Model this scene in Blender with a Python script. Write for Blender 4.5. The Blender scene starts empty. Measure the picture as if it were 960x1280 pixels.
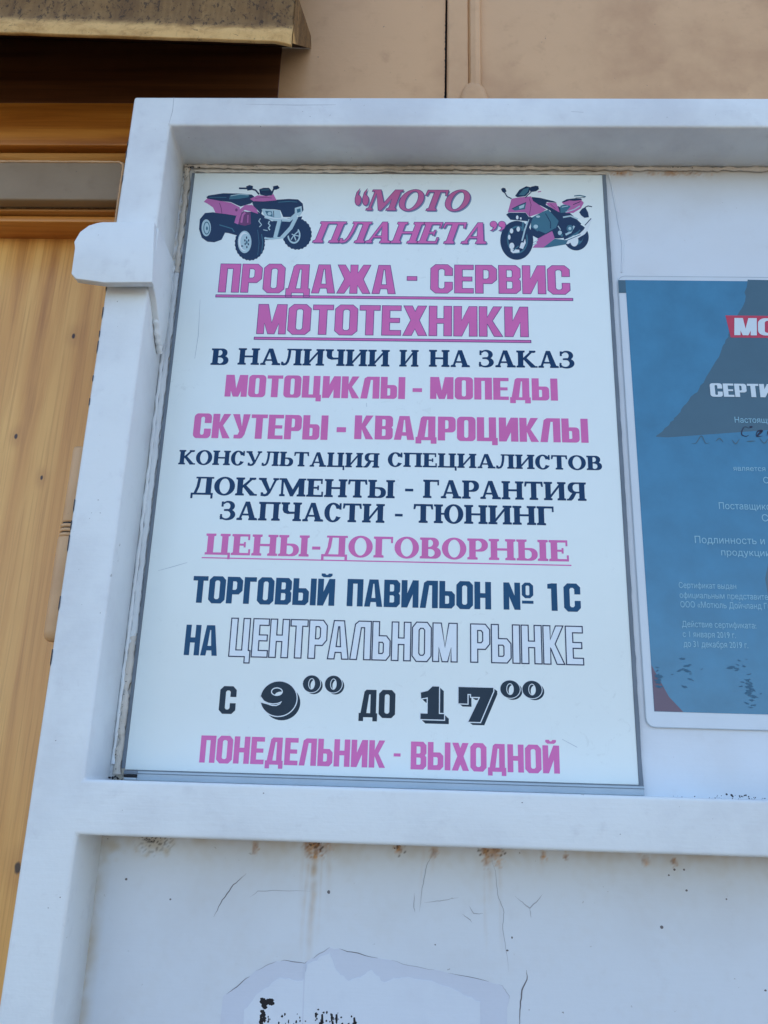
import bpy, bmesh, math, random
from mathutils import Vector, Matrix
from mathutils import noise as mnoise
from mathutils.geometry import delaunay_2d_cdt
S = bpy.context.scene
COL = S.collection
R = math.radians
Z0 = 2.15                 # height of the sign's top edge above the ground, metres

# ---------------------------------------------------------------- camera
cam = bpy.data.cameras.new('camera')
cam.sensor_fit = 'VERTICAL'; cam.sensor_height = 24.0; cam.lens = 24.0*1060/1280
cam.clip_start = 0.01; cam.clip_end = 500
co = bpy.data.objects.new('camera', cam); COL.objects.link(co)
yaw, pitch, roll = 0.03710794, 0.31145991, -0.03039521
Mr = Matrix.Rotation(yaw, 3, 'Z') @ Matrix.Rotation(pitch, 3, 'X') @ Matrix.Rotation(roll, 3, 'Y')
rgt, fwd, upv = Mr.col[0], Mr.col[1], Mr.col[2]
m3 = Matrix((rgt, upv, -fwd)).transposed()
co.matrix_world = Matrix.Translation((0.23451, -0.72548, Z0-0.60009)) @ m3.to_4x4()
S.camera = co

# ---------------------------------------------------------------- sky, sun, exposure
SUN_EL, SUN_AZ = 42.0, 25.0      # the sun stands behind the pavilion: this face is in open shade
w = bpy.data.worlds.new('World'); S.world = w; w.use_nodes = True
nt = w.node_tree; nt.nodes.clear()
out = nt.nodes.new('ShaderNodeOutputWorld'); bg = nt.nodes.new('ShaderNodeBackground')
sky = nt.nodes.new('ShaderNodeTexSky'); sky.sky_type = 'NISHITA'; sky.sun_disc = False
sky.sun_elevation = R(SUN_EL); sky.sun_rotation = R(SUN_AZ)
sky.air_density = 1.0; sky.dust_density = 2.5; sky.ozone_density = 1.0
nt.links.new(sky.outputs[0], bg.inputs[0]); bg.inputs[1].default_value = 0.12
nt.links.new(bg.outputs[0], out.inputs[0])
sl = bpy.data.lights.new('sun', 'SUN'); sl.energy = 3.5; sl.angle = R(0.5); sl.color = (1, .95, .86)
so = bpy.data.objects.new('sun', sl); COL.objects.link(so)
sd = Vector((math.sin(R(SUN_AZ))*math.cos(R(SUN_EL)), math.cos(R(SUN_AZ))*math.cos(R(SUN_EL)), math.sin(R(SUN_EL))))
so.rotation_euler = (-sd).to_track_quat('-Z', 'Y').to_euler(); so.location = (0, 3, 8)
S.view_settings.view_transform = 'Standard'; S.view_settings.look = 'None'
S.view_settings.exposure = 1.97; S.view_settings.gamma = 1.0
S.view_settings.use_curve_mapping = False

# ---------------------------------------------------------------- materials
def srgb(r, g, b):
    f = lambda c: (c/255/12.92) if c/255 <= .04045 else ((c/255+.055)/1.055)**2.4
    return (f(r), f(g), f(b), 1)

class NT:
    def __init__(s, name):
        s.m = bpy.data.materials.new(name); s.m.use_nodes = True
        s.t = s.m.node_tree; s.n = s.t.nodes; s.b = s.n['Principled BSDF']
        s.tc = s.n.new('ShaderNodeTexCoord').outputs['Object']
    def new(s, ty, **kw):
        n = s.n.new(ty)
        for k, v in kw.items(): setattr(n, k, v)
        return n
    def put(s, sock, v):
        if isinstance(v, bpy.types.NodeSocket): s.t.links.new(v, sock)
        else: sock.default_value = v
    def math(s, op, a, b=0.0, c=None, clamp=False):
        n = s.new('ShaderNodeMath', operation=op); n.use_clamp = clamp
        s.put(n.inputs[0], a); s.put(n.inputs[1], b)
        if c is not None: s.put(n.inputs[2], c)
        return n.outputs[0]
    def scale(s, v):
        n = s.new('ShaderNodeMapping'); s.put(n.inputs[0], s.tc); n.inputs['Scale'].default_value = v
        return n.outputs[0]
    def noise(s, sc, det=4, rough=.55, dist=0, vec=None):
        n = s.new('ShaderNodeTexNoise'); n.inputs['Scale'].default_value = sc; n.inputs['Detail'].default_value = det
        n.inputs['Roughness'].default_value = rough; n.inputs['Distortion'].default_value = dist
        s.put(n.inputs['Vector'], vec if vec is not None else s.tc); return n.outputs['Fac']
    def ramp(s, f, *stops):
        n = s.new('ShaderNodeValToRGB'); s.put(n.inputs[0], f); e = n.color_ramp.elements
        while len(e) < len(stops): e.new(.5)
        for x, (p, c) in zip(e, stops):
            x.position = p; x.color = c if len(c) == 4 else (*c, 1)
        return n.outputs[0]
    def rf(s, f, a, b):          # smooth 0..1 between a and b
        n = s.new('ShaderNodeMapRange'); n.interpolation_type = 'SMOOTHSTEP'; s.put(n.inputs[0], f)
        n.inputs[1].default_value = a; n.inputs[2].default_value = b; return n.outputs[0]
    def mix(s, f, a, b, blend='MIX'):
        n = s.new('ShaderNodeMix', data_type='RGBA', blend_type=blend)
        s.put(n.inputs[0], f); s.put(n.inputs[6], a); s.put(n.inputs[7], b); return n.outputs[2]
    def bump(s, h, st=.3, dist=.001):
        n = s.new('ShaderNodeBump'); n.inputs['Strength'].default_value = st; n.inputs['Distance'].default_value = dist
        s.put(n.inputs['Height'], h); s.t.links.new(n.outputs[0], s.b.inputs['Normal'])
    def fin(s, col, rough=.5, spec=.5, metal=0.0):
        s.put(s.b.inputs['Base Color'], col); s.put(s.b.inputs['Roughness'], rough)
        s.b.inputs['Specular IOR Level'].default_value = spec; s.b.inputs['Metallic'].default_value = metal
        return s.m

def paint_mat(name, base, dirt, rough=.42, specks=True, bumpst=.25, amt=.35, attr=False):
    t = NT(name)
    big = t.noise(7, 5, .6); mid = t.noise(55, 4, .6); fine = t.noise(420, 3, .6)
    c = t.mix(t.math('MULTIPLY', t.rf(big, .42, .72), amt), base, dirt)
    c = t.mix(t.math('MULTIPLY', t.rf(mid, .55, .8), amt*.6), c, dirt)
    if specks:
        sp = t.math('MULTIPLY', t.rf(t.noise(260, 2, .5), .73, .78), t.rf(t.noise(18, 2), .5, .62))
        c = t.mix(t.math('MULTIPLY', sp, .7), c, (.09, .075, .06, 1))
    if attr:
        a = t.new('ShaderNodeVertexColor', layer_name='wear'); sep = t.new('ShaderNodeSeparateColor')
        t.t.links.new(a.outputs[0], sep.inputs[0])
        c = t.mix(t.math('MULTIPLY', sep.outputs[1], .85), c, (.49, .42, .30, 1))
        c = t.mix(sep.outputs[0], c, t.ramp(t.noise(160, 3), (.3, (.20, .07, .02)), (.7, (.62, .31, .08))))
        c = t.mix(sep.outputs[2], c, (.03, .025, .02, 1))
    br_ = t.noise(1.0, 3, .6, 0, t.scale((30, 260, 420)))
    h = t.math('ADD', t.math('ADD', t.math('MULTIPLY', mid, 1.3), t.math('MULTIPLY', br_, .35)), t.math('MULTIPLY', fine, .10))
    sm = t.math('MULTIPLY', t.rf(t.noise(70, 6, .7, 1.2), .60, .72), t.rf(t.noise(6, 3), .48, .60))
    c = t.mix(t.math('MULTIPLY', sm, .34), c, dirt)
    t.bump(h, bumpst, .0012)
    return t.fin(c, t.math('MULTIPLY_ADD', big, .2, rough-.1))

M = {}
WHITE = (.735, .785, .80, 1)
M['white'] = paint_mat('white_oil_paint', WHITE, (.53, .55, .58, 1), amt=.62, bumpst=.34)
M['whitepanel'] = paint_mat('white_sheet_paint', (.66, .725, .79, 1), (.54, .56, .58, 1), rough=.35, bumpst=.15, attr=True)
M['beige'] = paint_mat('beige_wall_paint', (.63, .385, .195, 1), (.45, .25, .12, 1), rough=.5, amt=.75, specks=True)
M['beigebar'] = paint_mat('beige_bar_paint', (.27, .19, .11, 1), (.20, .13, .07, 1), rough=.55, amt=.6)
M['caulk'] = paint_mat('aged_sealant', (.66, .63, .57, 1), (.34, .29, .22, 1), rough=.7, bumpst=.8, amt=.75)
M['film'] = NT('x').m

def flat(name, col, rough=.3, spec=.3, vary=.10, coat=0.0):
    t = NT(name); n = t.noise(30, 4, .6); n2 = t.noise(600, 2, .5)
    f = t.math('MULTIPLY_ADD', n, vary, 1-vary*.5)
    if name == 'printed_sign_white': f = t.math('SUBTRACT', f, t.math('MULTIPLY', t.math('MULTIPLY', t.rf(t.noise(80, 5, .7, 1.5), .56, .72), t.rf(t.noise(7, 2), .45, .62)), .12))
    vm = t.new('ShaderNodeVectorMath', operation='SCALE'); vm.inputs[0].default_value = col[:3]; t.put(vm.inputs['Scale'], f)
    t.b.inputs['Coat Weight'].default_value = coat; t.b.inputs['Coat Roughness'].default_value = .12
    return t.fin(vm.outputs[0], rough, spec)
M['signwhite'] = flat('printed_sign_white', (.77, .86, .86, 1), .25, .5, .05)
INK = dict(navy=(.012, .035, .09, 1), pink=(.47, .14, .36, 1), light=(.42, .58, .64, 1), teal=(.05, .16, .23, 1),
           plum=(.16, .05, .15, 1), white=(.70, .77, .81, 1))
for k, c in INK.items(): M['ink_'+k] = flat('ink_'+k, c, .27)
M['ink_mag'] = flat('ink_magenta', (.66, .15, .42, 1), .27, vary=.25)
M['ink_rose'] = flat('ink_rose', (.52, .13, .30, 1), .27, vary=.25)
M['ink_blue'] = flat('ink_blue', (.008, .07, .165, 1), .3, .2, vary=.3)
M['ink_serif'] = flat('ink_serif_blue', (.006, .04, .115, 1), .3, .2, vary=.25)
M['ink_black'] = flat('ink_black', (.014, .032, .055, 1), .3, .2, vary=.7)
M['ink_line'] = flat('ink_outline', (.10, .05, .20, 1), .27)
M['ink_thin'] = flat('ink_thin_outline', (.02, .03, .08, 1), .27)
M['ink_shadow'] = flat('ink_soft_shadow', (.20, .27, .40, 1), .27)
M['ink_lilac'] = flat('ink_pale_lilac', (.73, .80, .85, 1), .27)
M['trim'] = flat('grey_plastic_trim', (.15, .185, .225, 1), .4, vary=.6)
M['clear'] = flat('clear_plastic_lip', (.42, .50, .56, 1), .15, vary=.25)
M['black'] = flat('black', (.012, .012, .016, 1), .6)
M['crack'] = flat('hairline_crack', (.17, .16, .17, 1), .8, .1, .3)
M['certborder'] = flat('laminate_white', (.62, .69, .75, 1), .2)
M['cert'] = flat('certificate_blue', (.045, .20, .345, 1), .12, .5, .55)
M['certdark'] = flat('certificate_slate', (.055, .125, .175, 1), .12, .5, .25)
M['certred'] = flat('certificate_red', (.52, .055, .10, 1), .12)
M['certdull'] = flat('certificate_dull_red', (.14, .10, .15, 1), .14)
M['certtext'] = flat('certificate_white', (.62, .72, .78, 1), .14)
M['certsmall'] = flat('certificate_pale', (.27, .50, .62, 1), .14)
M['paper'] = paint_mat('torn_paper', (.68, .745, .82, 1), (.58, .62, .70, 1), rough=.6, specks=False, amt=.5)
M['paperedge'] = paint_mat('glue_paper', (.615, .665, .755, 1), (.57, .60, .68, 1), rough=.7, specks=False, amt=.5)
del M['film']

def wood(name, a, b, dark, sc=1.0, horiz=False, knots=()):
    t = NT(name)
    v = t.scale((3, 60, 60) if horiz else (38, 38, 1.6))
    n1 = t.noise(1.0*sc, 6, .62, .6, v); v2 = t.scale((6, 400, 400) if horiz else (420, 420, 7))
    n2 = t.noise(1.0, 3, .6, 0, v2)
    w_ = t.new('ShaderNodeTexWave', wave_type='BANDS', bands_direction='Z' if horiz else 'X')
    w_.inputs['Scale'].default_value = .22; w_.inputs['Distortion'].default_value = 9; w_.inputs['Detail'].default_value = 3
    w_.inputs['Detail Scale'].default_value = .5
    t.put(w_.inputs['Vector'], v)
    c = t.ramp(t.math('ADD', t.math('MULTIPLY', n1, .86), t.math('MULTIPLY', w_.outputs['Fac'], .14)), (.30, dark), (.46, b), (.62, a))
    c = t.mix(t.math('MULTIPLY', t.rf(n2, .48, .70), .38), c, dark)
    c = t.mix(t.math('MULTIPLY', t.rf(t.noise(9, 3), .45, .7), .3), c, b)
    for kx, kz, kr in knots:
        sub = t.new('ShaderNodeVectorMath', operation='SUBTRACT'); t.put(sub.inputs[0], t.tc); sub.inputs[1].default_value = (kx, .06, kz)
        mul = t.new('ShaderNodeVectorMath', operation='MULTIPLY'); t.put(mul.inputs[0], sub.outputs[0]); mul.inputs[1].default_value = (1, 0, .6)
        ln = t.new('ShaderNodeVectorMath', operation='LENGTH'); t.put(ln.inputs[0], mul.outputs[0])
        d = t.math('ADD', ln.outputs['Value'], t.math('MULTIPLY_ADD', t.noise(90, 2), kr*1.2, -kr*.6))
        c = t.mix(t.math('MULTIPLY', t.math('SUBTRACT', 1.0, t.rf(d, kr*.9, kr*6)), .32), c, dark)
        c = t.mix(t.math('SUBTRACT', 1.0, t.rf(d, kr*.55, kr*1.15)), c, (.05, .02, .008, 1))
    t.bump(n2, .15, .0006)
    t.b.inputs['Coat Weight'].default_value = .25; t.b.inputs['Coat Roughness'].default_value = .25
    return t.fin(c, .42)
M['pine'] = wood('varnished_pine', (.80, .45, .125, 1), (.67, .33, .08, 1), (.40, .155, .03, 1),
                 knots=((-.1281, -.1584, .0022), (-.171, -.2734, .0019), (-.1377, -.3178, .0017), (-.103, -.6777, .003)))
M['trimwood'] = wood('brown_varnished_board', (.66, .28, .045, 1), (.54, .20, .027, 1), (.34, .105, .012, 1), horiz=True)
M['trimlight'] = wood('amber_varnished_board', (.62, .30, .08, 1), (.50, .22, .045, 1), (.30, .10, .015, 1), horiz=True)

t = NT('rusty_beige_flashing')
n = t.noise(24, 6, .7, .4, t.scale((1, 1, 1.6))); st_ = t.noise(60, 3, .6, 0, t.scale((1, 1, .12))); sp_ = t.noise(230, 5, .75, .3, t.scale((1, 1, .6)))
zz = t.new('ShaderNodeSeparateXYZ'); t.put(zz.inputs[0], t.tc)
hh = t.math('MULTIPLY_ADD', n, .012, zz.outputs[2])
hh = t.math('MULTIPLY_ADD', zz.outputs[0], .042, hh)      # the stain follows the slight tilt of the sheet
up = t.rf(hh, .114, .126)
c = t.mix(t.rf(n, .38, .66), (.66, .41, .155, 1), (.46, .26, .085, 1))
c = t.mix(t.math('MULTIPLY', up, t.math('MULTIPLY_ADD', st_, .8, .46), clamp=True), c, (.13, .068, .022, 1))
c = t.mix(t.math('MULTIPLY', t.rf(sp_, .53, .62), t.math('MULTIPLY_ADD', up, .62, .14)), c, (.03, .017, .008, 1))
c = t.mix(t.math('MULTIPLY', t.rf(t.noise(50, 5, .8, .6), .60, .66), .6), c, (.05, .03, .015, 1))
t.bump(t.math('ADD', n, sp_), .4, .0015)
M['flashing'] = t.fin(c, .7, .3)
M['marker'] = flat('marker_ink', (.02, .025, .06, 1), .4)
M['faint'] = flat('faint_hairline', (.38, .40, .44, 1), .8, .1, .3)
M['shade_board'] = wood('canopy_shade_brown', (.16, .06, .018, 1), (.11, .038, .011, 1), (.06, .02, .006, 1), horiz=True)  # dark brown toned to the shade below the canopy
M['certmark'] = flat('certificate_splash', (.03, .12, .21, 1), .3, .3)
M['soffit_shade'] = flat('soffit_shade_brown', (.03, .012, .006, 1), .8, .1)  # underside coloured near black to deepen the shade below the canopy
t = NT('worn_asphalt'); n = t.noise(40, 8, .7)
t.bump(n, .5, .01); M['asphalt'] = t.fin(t.ramp(n, (.3, (.10, .08, .058)), (.7, (.17, .135, .095))), .9)

ORG = Vector((0, 0, Z0))
# ---------------------------------------------------------------- object helpers (millimetres in, metres out)
def world(p): return Vector((p[0]/1000, p[1]/1000, Z0+p[2]/1000))
def thing(name, label, cat, at, group=None):
    o = bpy.data.objects.new(name, None); COL.objects.link(o); o.empty_display_size = .05
    o.location = at; o['label'] = label; o['category'] = cat
    if group: o['group'] = group
    return o
def rootloc(o):
    while o.parent: o = o.parent
    return Vector(o.location)
def link(name, me, parent=None, label=None):
    o = bpy.data.objects.new(name, me); COL.objects.link(o)
    if parent is not None:
        o.parent = parent
        if parent.type == 'EMPTY': o.location = ORG-parent.location   # keeps object coordinates measured from the sign's corner
    if label: o['label'] = label
    return o
# Object coordinates in the materials are metres from the sign's top left corner
def mesh(name, verts, faces, mats, parent, fm=None, smooth=False, label=None, bevel=0, kind=None, seg=3):
    """verts in mm about the sign's top left corner; every root Empty sits at ORG"""
    me = bpy.data.meshes.new(name)
    me.from_pydata([(x/1000, y/1000, z/1000) for x, y, z in verts], [], faces)
    for m in (mats if isinstance(mats, (list, tuple)) else [mats]): me.materials.append(M[m])
    if fm:
        for p, i in zip(me.polygons, fm): p.material_index = i
    if bevel:
        bm = bmesh.new(); bm.from_mesh(me)
        bmesh.ops.remove_doubles(bm, verts=bm.verts, dist=1e-6)
        bmesh.ops.recalc_face_normals(bm, faces=bm.faces)
        es = [e for e in bm.edges if len(e.link_faces) == 2 and e.calc_face_angle(0) > R(30)]
        bmesh.ops.bevel(bm, geom=es, offset=bevel/1000, segments=seg, profile=.5, affect='EDGES')
        bm.to_mesh(me); bm.free()
        for p in me.polygons: p.use_smooth = True
        if hasattr(me, 'set_sharp_from_angle'): me.set_sharp_from_angle(angle=R(35))
    if smooth:
        for p in me.polygons: p.use_smooth = True
    o = link(name, me, parent, label)
    if kind: o['kind'] = kind
    return o
def boxv(x0, x1, y0, y1, z0, z1):
    v = [(x, y, z) for x in (x0, x1) for y in (y0, y1) for z in (z0, z1)]
    f = [(0, 1, 3, 2), (4, 6, 7, 5), (0, 4, 5, 1), (2, 3, 7, 6), (0, 2, 6, 4), (1, 5, 7, 3)]
    return v, f
def box(name, b, m, parent, bevel=0, label=None, kind=None):
    v, f = boxv(*b); return mesh(name, v, f, m, parent, bevel=bevel, label=label, kind=kind)
def ccw(p):
    a = sum(p[i][0]*p[(i+1) % len(p)][1]-p[(i+1) % len(p)][0]*p[i][1] for i in range(len(p)))
    return list(p) if a > 0 else list(p)[::-1]
def paint(ops):
    """ops = [(value, polygon)], later ones over earlier; None cuts. -> verts, [(tri, value)] with no overlaps"""
    vs = []; fs = []
    for v, p in ops:
        p = ccw(p); fs.append(list(range(len(vs), len(vs)+len(p)))); vs += [Vector(q) for q in p]
    V, E, F, _, _, of = delaunay_2d_cdt(vs, [], fs, 1, 1e-5)
    res = []
    for f, o in zip(F, of):
        if not o: continue
        val = ops[max(o)][0]
        if val is not None: res.append((tuple(f), val))
    return [tuple(v) for v in V], res
def contours(V, T):
    ed = {}
    for t_, _ in T:
        for i in range(3): ed[(t_[i], t_[(i+1) % 3])] = 1
    bd = {}
    for (a, b) in ed:
        if (b, a) not in ed: bd.setdefault(a, []).append(b)
    loops = []
    while bd:
        a = next(iter(bd)); lp = [a]; cur = a
        while True:
            nx = bd.get(cur)
            if not nx: break
            n = nx.pop()
            if not nx: del bd[cur]
            if n == a: break
            lp.append(n); cur = n
        if len(lp) > 2: loops.append([V[i] for i in lp])
    return loops
def ribbon(loop, t, closed=True, taper=False):
    """quads along a 2D polyline, width t"""
    n = len(loop); L_ = []; R_ = []
    P = [Vector(p) for p in loop]
    for i, p in enumerate(P):
        a = P[i-1] if (closed or i) else p; b = P[(i+1) % n] if (closed or i < n-1) else p
        d1 = (p-a).normalized() if (p-a).length > 1e-9 else (b-p).normalized()
        d2 = (b-p).normalized() if (b-p).length > 1e-9 else d1
        m = d1+d2
        m = m.normalized() if m.length > 1e-6 else d1
        nn = Vector((-m.y, m.x)); k = 1/max(.5, abs(nn.dot(Vector((-d1.y, d1.x)))))
        tt = t*(1 if not taper else max(.15, math.sin(math.pi*(i+.4)/n)))
        L_.append(p+nn*tt/2*k); R_.append(p-nn*tt/2*k)
    v = [tuple(q) for q in L_]+[tuple(q) for q in R_]
    f = [(i, (i+1) % n, n+(i+1) % n, n+i) for i in range(n if closed else n-1)]
    return v, f
class Flat:
    """collects flat print in the plane y = depth (mm) -> one mesh"""
    def __init__(s): s.v = []; s.f = []; s.m = []; s.mats = []
    def mi(s, m):
        if m not in s.mats: s.mats.append(m)
        return s.mats.index(m)
    def add(s, V, faces, mat, y):
        o = len(s.v); s.v += [(a, y, b) for a, b in V]
        for f in faces: s.f.append(tuple(o+i for i in f)); s.m.append(s.mi(mat))
    def ops(s, ops, y):
        V, T = paint(ops)
        for m in {v for _, v in T}: s.add(V, [f for f, v in T if v == m], m, y)
        return V, T
    def build(s, name, parent, label=None):
        o = mesh(name, s.v, s.f, s.mats, parent, fm=s.m, label=label)
        bm = bmesh.new(); bm.from_mesh(o.data)
        bmesh.ops.delete(bm, geom=[v for v in bm.verts if not v.link_faces], context='VERTS')
        for f in bm.faces:
            f.normal_update()
            if f.normal.y > 0: f.normal_flip()
        bm.to_mesh(o.data); bm.free()
        return o

# ---------------------------------------------------------------- lettering: each glyph drawn as outlines (cap height 1)
def Rc(x0, y0, x1, y1): return [(x0, y0), (x1, y0), (x1, y1), (x0, y1)]
def El(cx, cy, rx, ry, n=28, a0=0, a1=360):
    k = n if a1-a0 < 360 else n-1
    return [(cx+rx*math.cos(R(a0+(a1-a0)*i/n)), cy+ry*math.sin(R(a0+(a1-a0)*i/n))) for i in range(k+1)]
def Cr(x0, y0, x1, y1, c, n, which='bl br tr tl', cy=None):
    """rectangle with cut (n=1) or rounded corners"""
    cy = cy or c; P = []
    for k, (x, y, a, sx, sy) in dict(bl=(x0, y0, 180, 1, 1), br=(x1, y0, 270, -1, 1), tr=(x1, y1, 0, -1, -1), tl=(x0, y1, 90, 1, -1)).items():
        if k in which:
            for i in range(n+1):
                an = R(a+90*i/n); P.append((x+sx*c+c*math.cos(an), y+sy*cy+cy*math.sin(an)))
        else: P.append((x, y))
    return P
def block(ch, s=.225, h=.17, c=.14, n=1):
    """heavy sans; n=1 cut corners, n>1 round ones. -> ops, advance width"""
    k = s/.225
    W = {'П': .62, 'Р': .61, 'О': .64, 'Д': .72, 'А': .70, 'Ж': 1.0, 'С': .63, 'Е': .54, 'В': .62, 'И': .66, 'Й': .66, 'М': .82, 'Т': .58, 'Х': .68,
         'Н': .64, 'К': .66, 'Г': .47, 'Ы': .90, 'Л': .69, 'Ь': .60, 'Ц': .71, 'У': .64, 'N': .66, 'º': .5, '1': .40, '-': .42, 'Ф': .95, 'U': .68, 'L': .54, 'O': .72}[ch]
    w = W*(1+(k-1)*.55) if n > 1 else W
    a = []; A = lambda p: a.append((1, p)); X = lambda p: a.append((None, p))
    ci = .05 if n == 1 else .07
    if ch == 'П': A(Rc(0, 0, s, 1)); A(Rc(w-s, 0, w, 1)); A(Rc(0, 1-h, w, 1))
    elif ch == 'Р': A(Cr(0, .34, w, 1, c, n, 'br tr')); X(Cr(s, .34+h, w-s, 1-h, ci, n, 'br tr')); A(Rc(0, 0, s, .9))
    elif ch in 'ОС':
        A(Cr(0, -.01, w, 1.01, c, n)); X(Cr(s, h-.02, w-s, 1.02-h, ci, n))
        if ch == 'С': X(Rc(w-s-.01, .385, w+.1, .615))
    elif ch == 'Д':
        A([(.06, .1), (.20, .93), (.28, 1), (w-.05, 1), (w-.05, .1)]); X([(s+.07, h-.02), (s+.16, 1-h), (w-s-.05, 1-h), (w-s-.05, h-.02)])
        A(Rc(0, 0, w, h-.02)); A(Rc(0, -.14, s*.8, .05)); A(Rc(w-s*.8, -.14, w, .05))
    elif ch == 'А':
        A([(0, 0), (w*.25, 1), (w*.75, 1), (w, 0)]); X([(s*.98, 0), (s*.98+.03, .17), (w-s*.98-.03, .17), (w-s*.98, 0)])
        X([(s+.05, .32), (w/2-.02, .84), (w/2+.02, .84), (w-s-.05, .32)])
    elif ch == 'Ж':
        m = w/2; A(Rc(m-s/2, 0, m+s/2, 1))
        L_ = [(0, 1), (s*1.0, 1), (m-.02, .56), (m-.02, .44), (s*1.0, 0), (0, 0), (.215*w, .5)]; A(L_); A([(w-x, y) for x, y in L_])
    elif ch == 'Е': A(Rc(0, 0, s, 1)); A(Rc(0, 1-h, w, 1)); A(Rc(0, .5-h*.45, w*.93, .5+h*.45)); A(Rc(0, 0, w, h))
    elif ch == 'В':
        A(Cr(0, 0, w, 1, c*.9, n, 'br tr')); X(Cr(s, h, w-s, .5-h*.42, ci*.7, n, 'br tr')); X(Cr(s, .5+h*.42, w-s-.01, 1-h, ci*.7, n, 'br tr'))
        X([(w+.02, .60), (w-.055, .51), (w+.02, .42)])
    elif ch in 'ИЙN':
        A(Rc(0, 0, s, 1)); A(Rc(w-s, 0, w, 1)); d = [(0, 0), (s*1.02, 0), (w, 1), (w-s*1.02, 1)]
        A([(w-x, y) for x, y in d] if ch == 'N' else d)
        if ch == 'Й': A([(w*.18, 1.2), (w*.18+.14, 1.2), (w*.5-.03, 1.15), (w*.5+.03, 1.15), (w*.82-.14, 1.2), (w*.82, 1.2), (w*.82, 1.12), (w*.7, 1.06), (w*.3, 1.06), (w*.18, 1.12)])
    elif ch == 'М':
        q = s*.9; A(Rc(0, 0, q, 1)); A(Rc(w-q, 0, w, 1)); A([(0, 1), (s*1.25, 1), (w/2, .38), (w-s*1.25, 1), (w, 1), (w/2+s*.42, 0), (w/2-s*.42, 0)])
    elif ch == 'Т': A(Rc(0, 1-h, w, 1)); A(Rc(w/2-s/2, 0, w/2+s/2, 1))
    elif ch == 'Х': d = [(0, 0), (s*1.1, 0), (w*.98, 1), (w*.98-s*1.1, 1)]; A(d); A([(w-x, y) for x, y in d])
    elif ch == 'Н': A(Rc(0, 0, s, 1)); A(Rc(w-s, 0, w, 1)); A(Rc(0, .5-h/2, w, .5+h/2))
    elif ch == 'К': A(Rc(0, 0, s, 1)); A([(s-.01, .42), (s-.01, .62), (w-s*1.05-.02, 1), (w-.02, 1), (s+.15, .52), (w, 0), (w-s*1.08, 0), (s+.01, .40)])
    elif ch == 'Г': A(Rc(0, 0, s, 1)); A(Rc(0, 1-h, w, 1))
    elif ch in 'ЬЫ':
        b = w if ch == 'Ь' else w-s-.055
        A(Cr(0, 0, b, .63, c*.9, n, 'br tr')); X(Cr(s, h, b-s, .63-h, ci*.7, n, 'br tr')); A(Rc(0, .05, s, 1))
        if ch == 'Ы': A(Rc(w-s, 0, w, 1))
    elif ch == 'Л': A(Rc(w-s, 0, w, 1)); A([(0, 0), (s, 0), (s+.13, 1-h), (w-s+.01, 1-h), (w-s+.01, 1), (.27, 1), (.15, .92)])
    elif ch == 'Ц': b = w-.06; A(Rc(0, 0, s, 1)); A(Rc(b-s, 0, b, 1)); A(Rc(0, 0, b+.01, h)); A(Rc(w-s*.78, -.16, w, h-.01))
    elif ch == 'У': A([(0, 1), (s*1.02, 1), (w*.56, .5), (w-s*1.02, 1), (w, 1), (w*.74, .16), (w*.62, .03), (w*.5, 0), (w*.14, 0), (w*.14, h), (w*.36, h+.01), (w*.43, .30)])
    elif ch == 'º': A(Cr(0, .26, w, 1, .14, n)); X(Cr(.17, .40, w-.17, .86, .04, n)); A(Rc(0, 0, w, .14))
    elif ch == '1': A(Rc(w-s*1.1, 0, w, 1)); A([(0, .80), (0, .97), (w-s, 1), (w-s, .80)])
    elif ch == 'Ф': A(Cr(0, .10, w, .90, .3, n)); X(Cr(s, .10+h, w-s, .90-h, .1, n)); A(Rc(w/2-s/2, -.03, w/2+s/2, 1.03))
    elif ch == 'U': A(Cr(0, 0, w, 1, .22, n, 'bl br')); X(Cr(s, h, w-s, 1.2, .08, n, 'bl br'))
    elif ch == 'L': A(Rc(0, 0, s, 1)); A(Rc(0, 0, w, h))
    elif ch == 'O': A(Cr(0, 0, w, 1, .3, n)); X(Cr(s, h, w-s, 1-h, .12, n))
    elif ch == '-': A(Rc(0, 0, 1, 1)); w = 1
    return a, w
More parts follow.
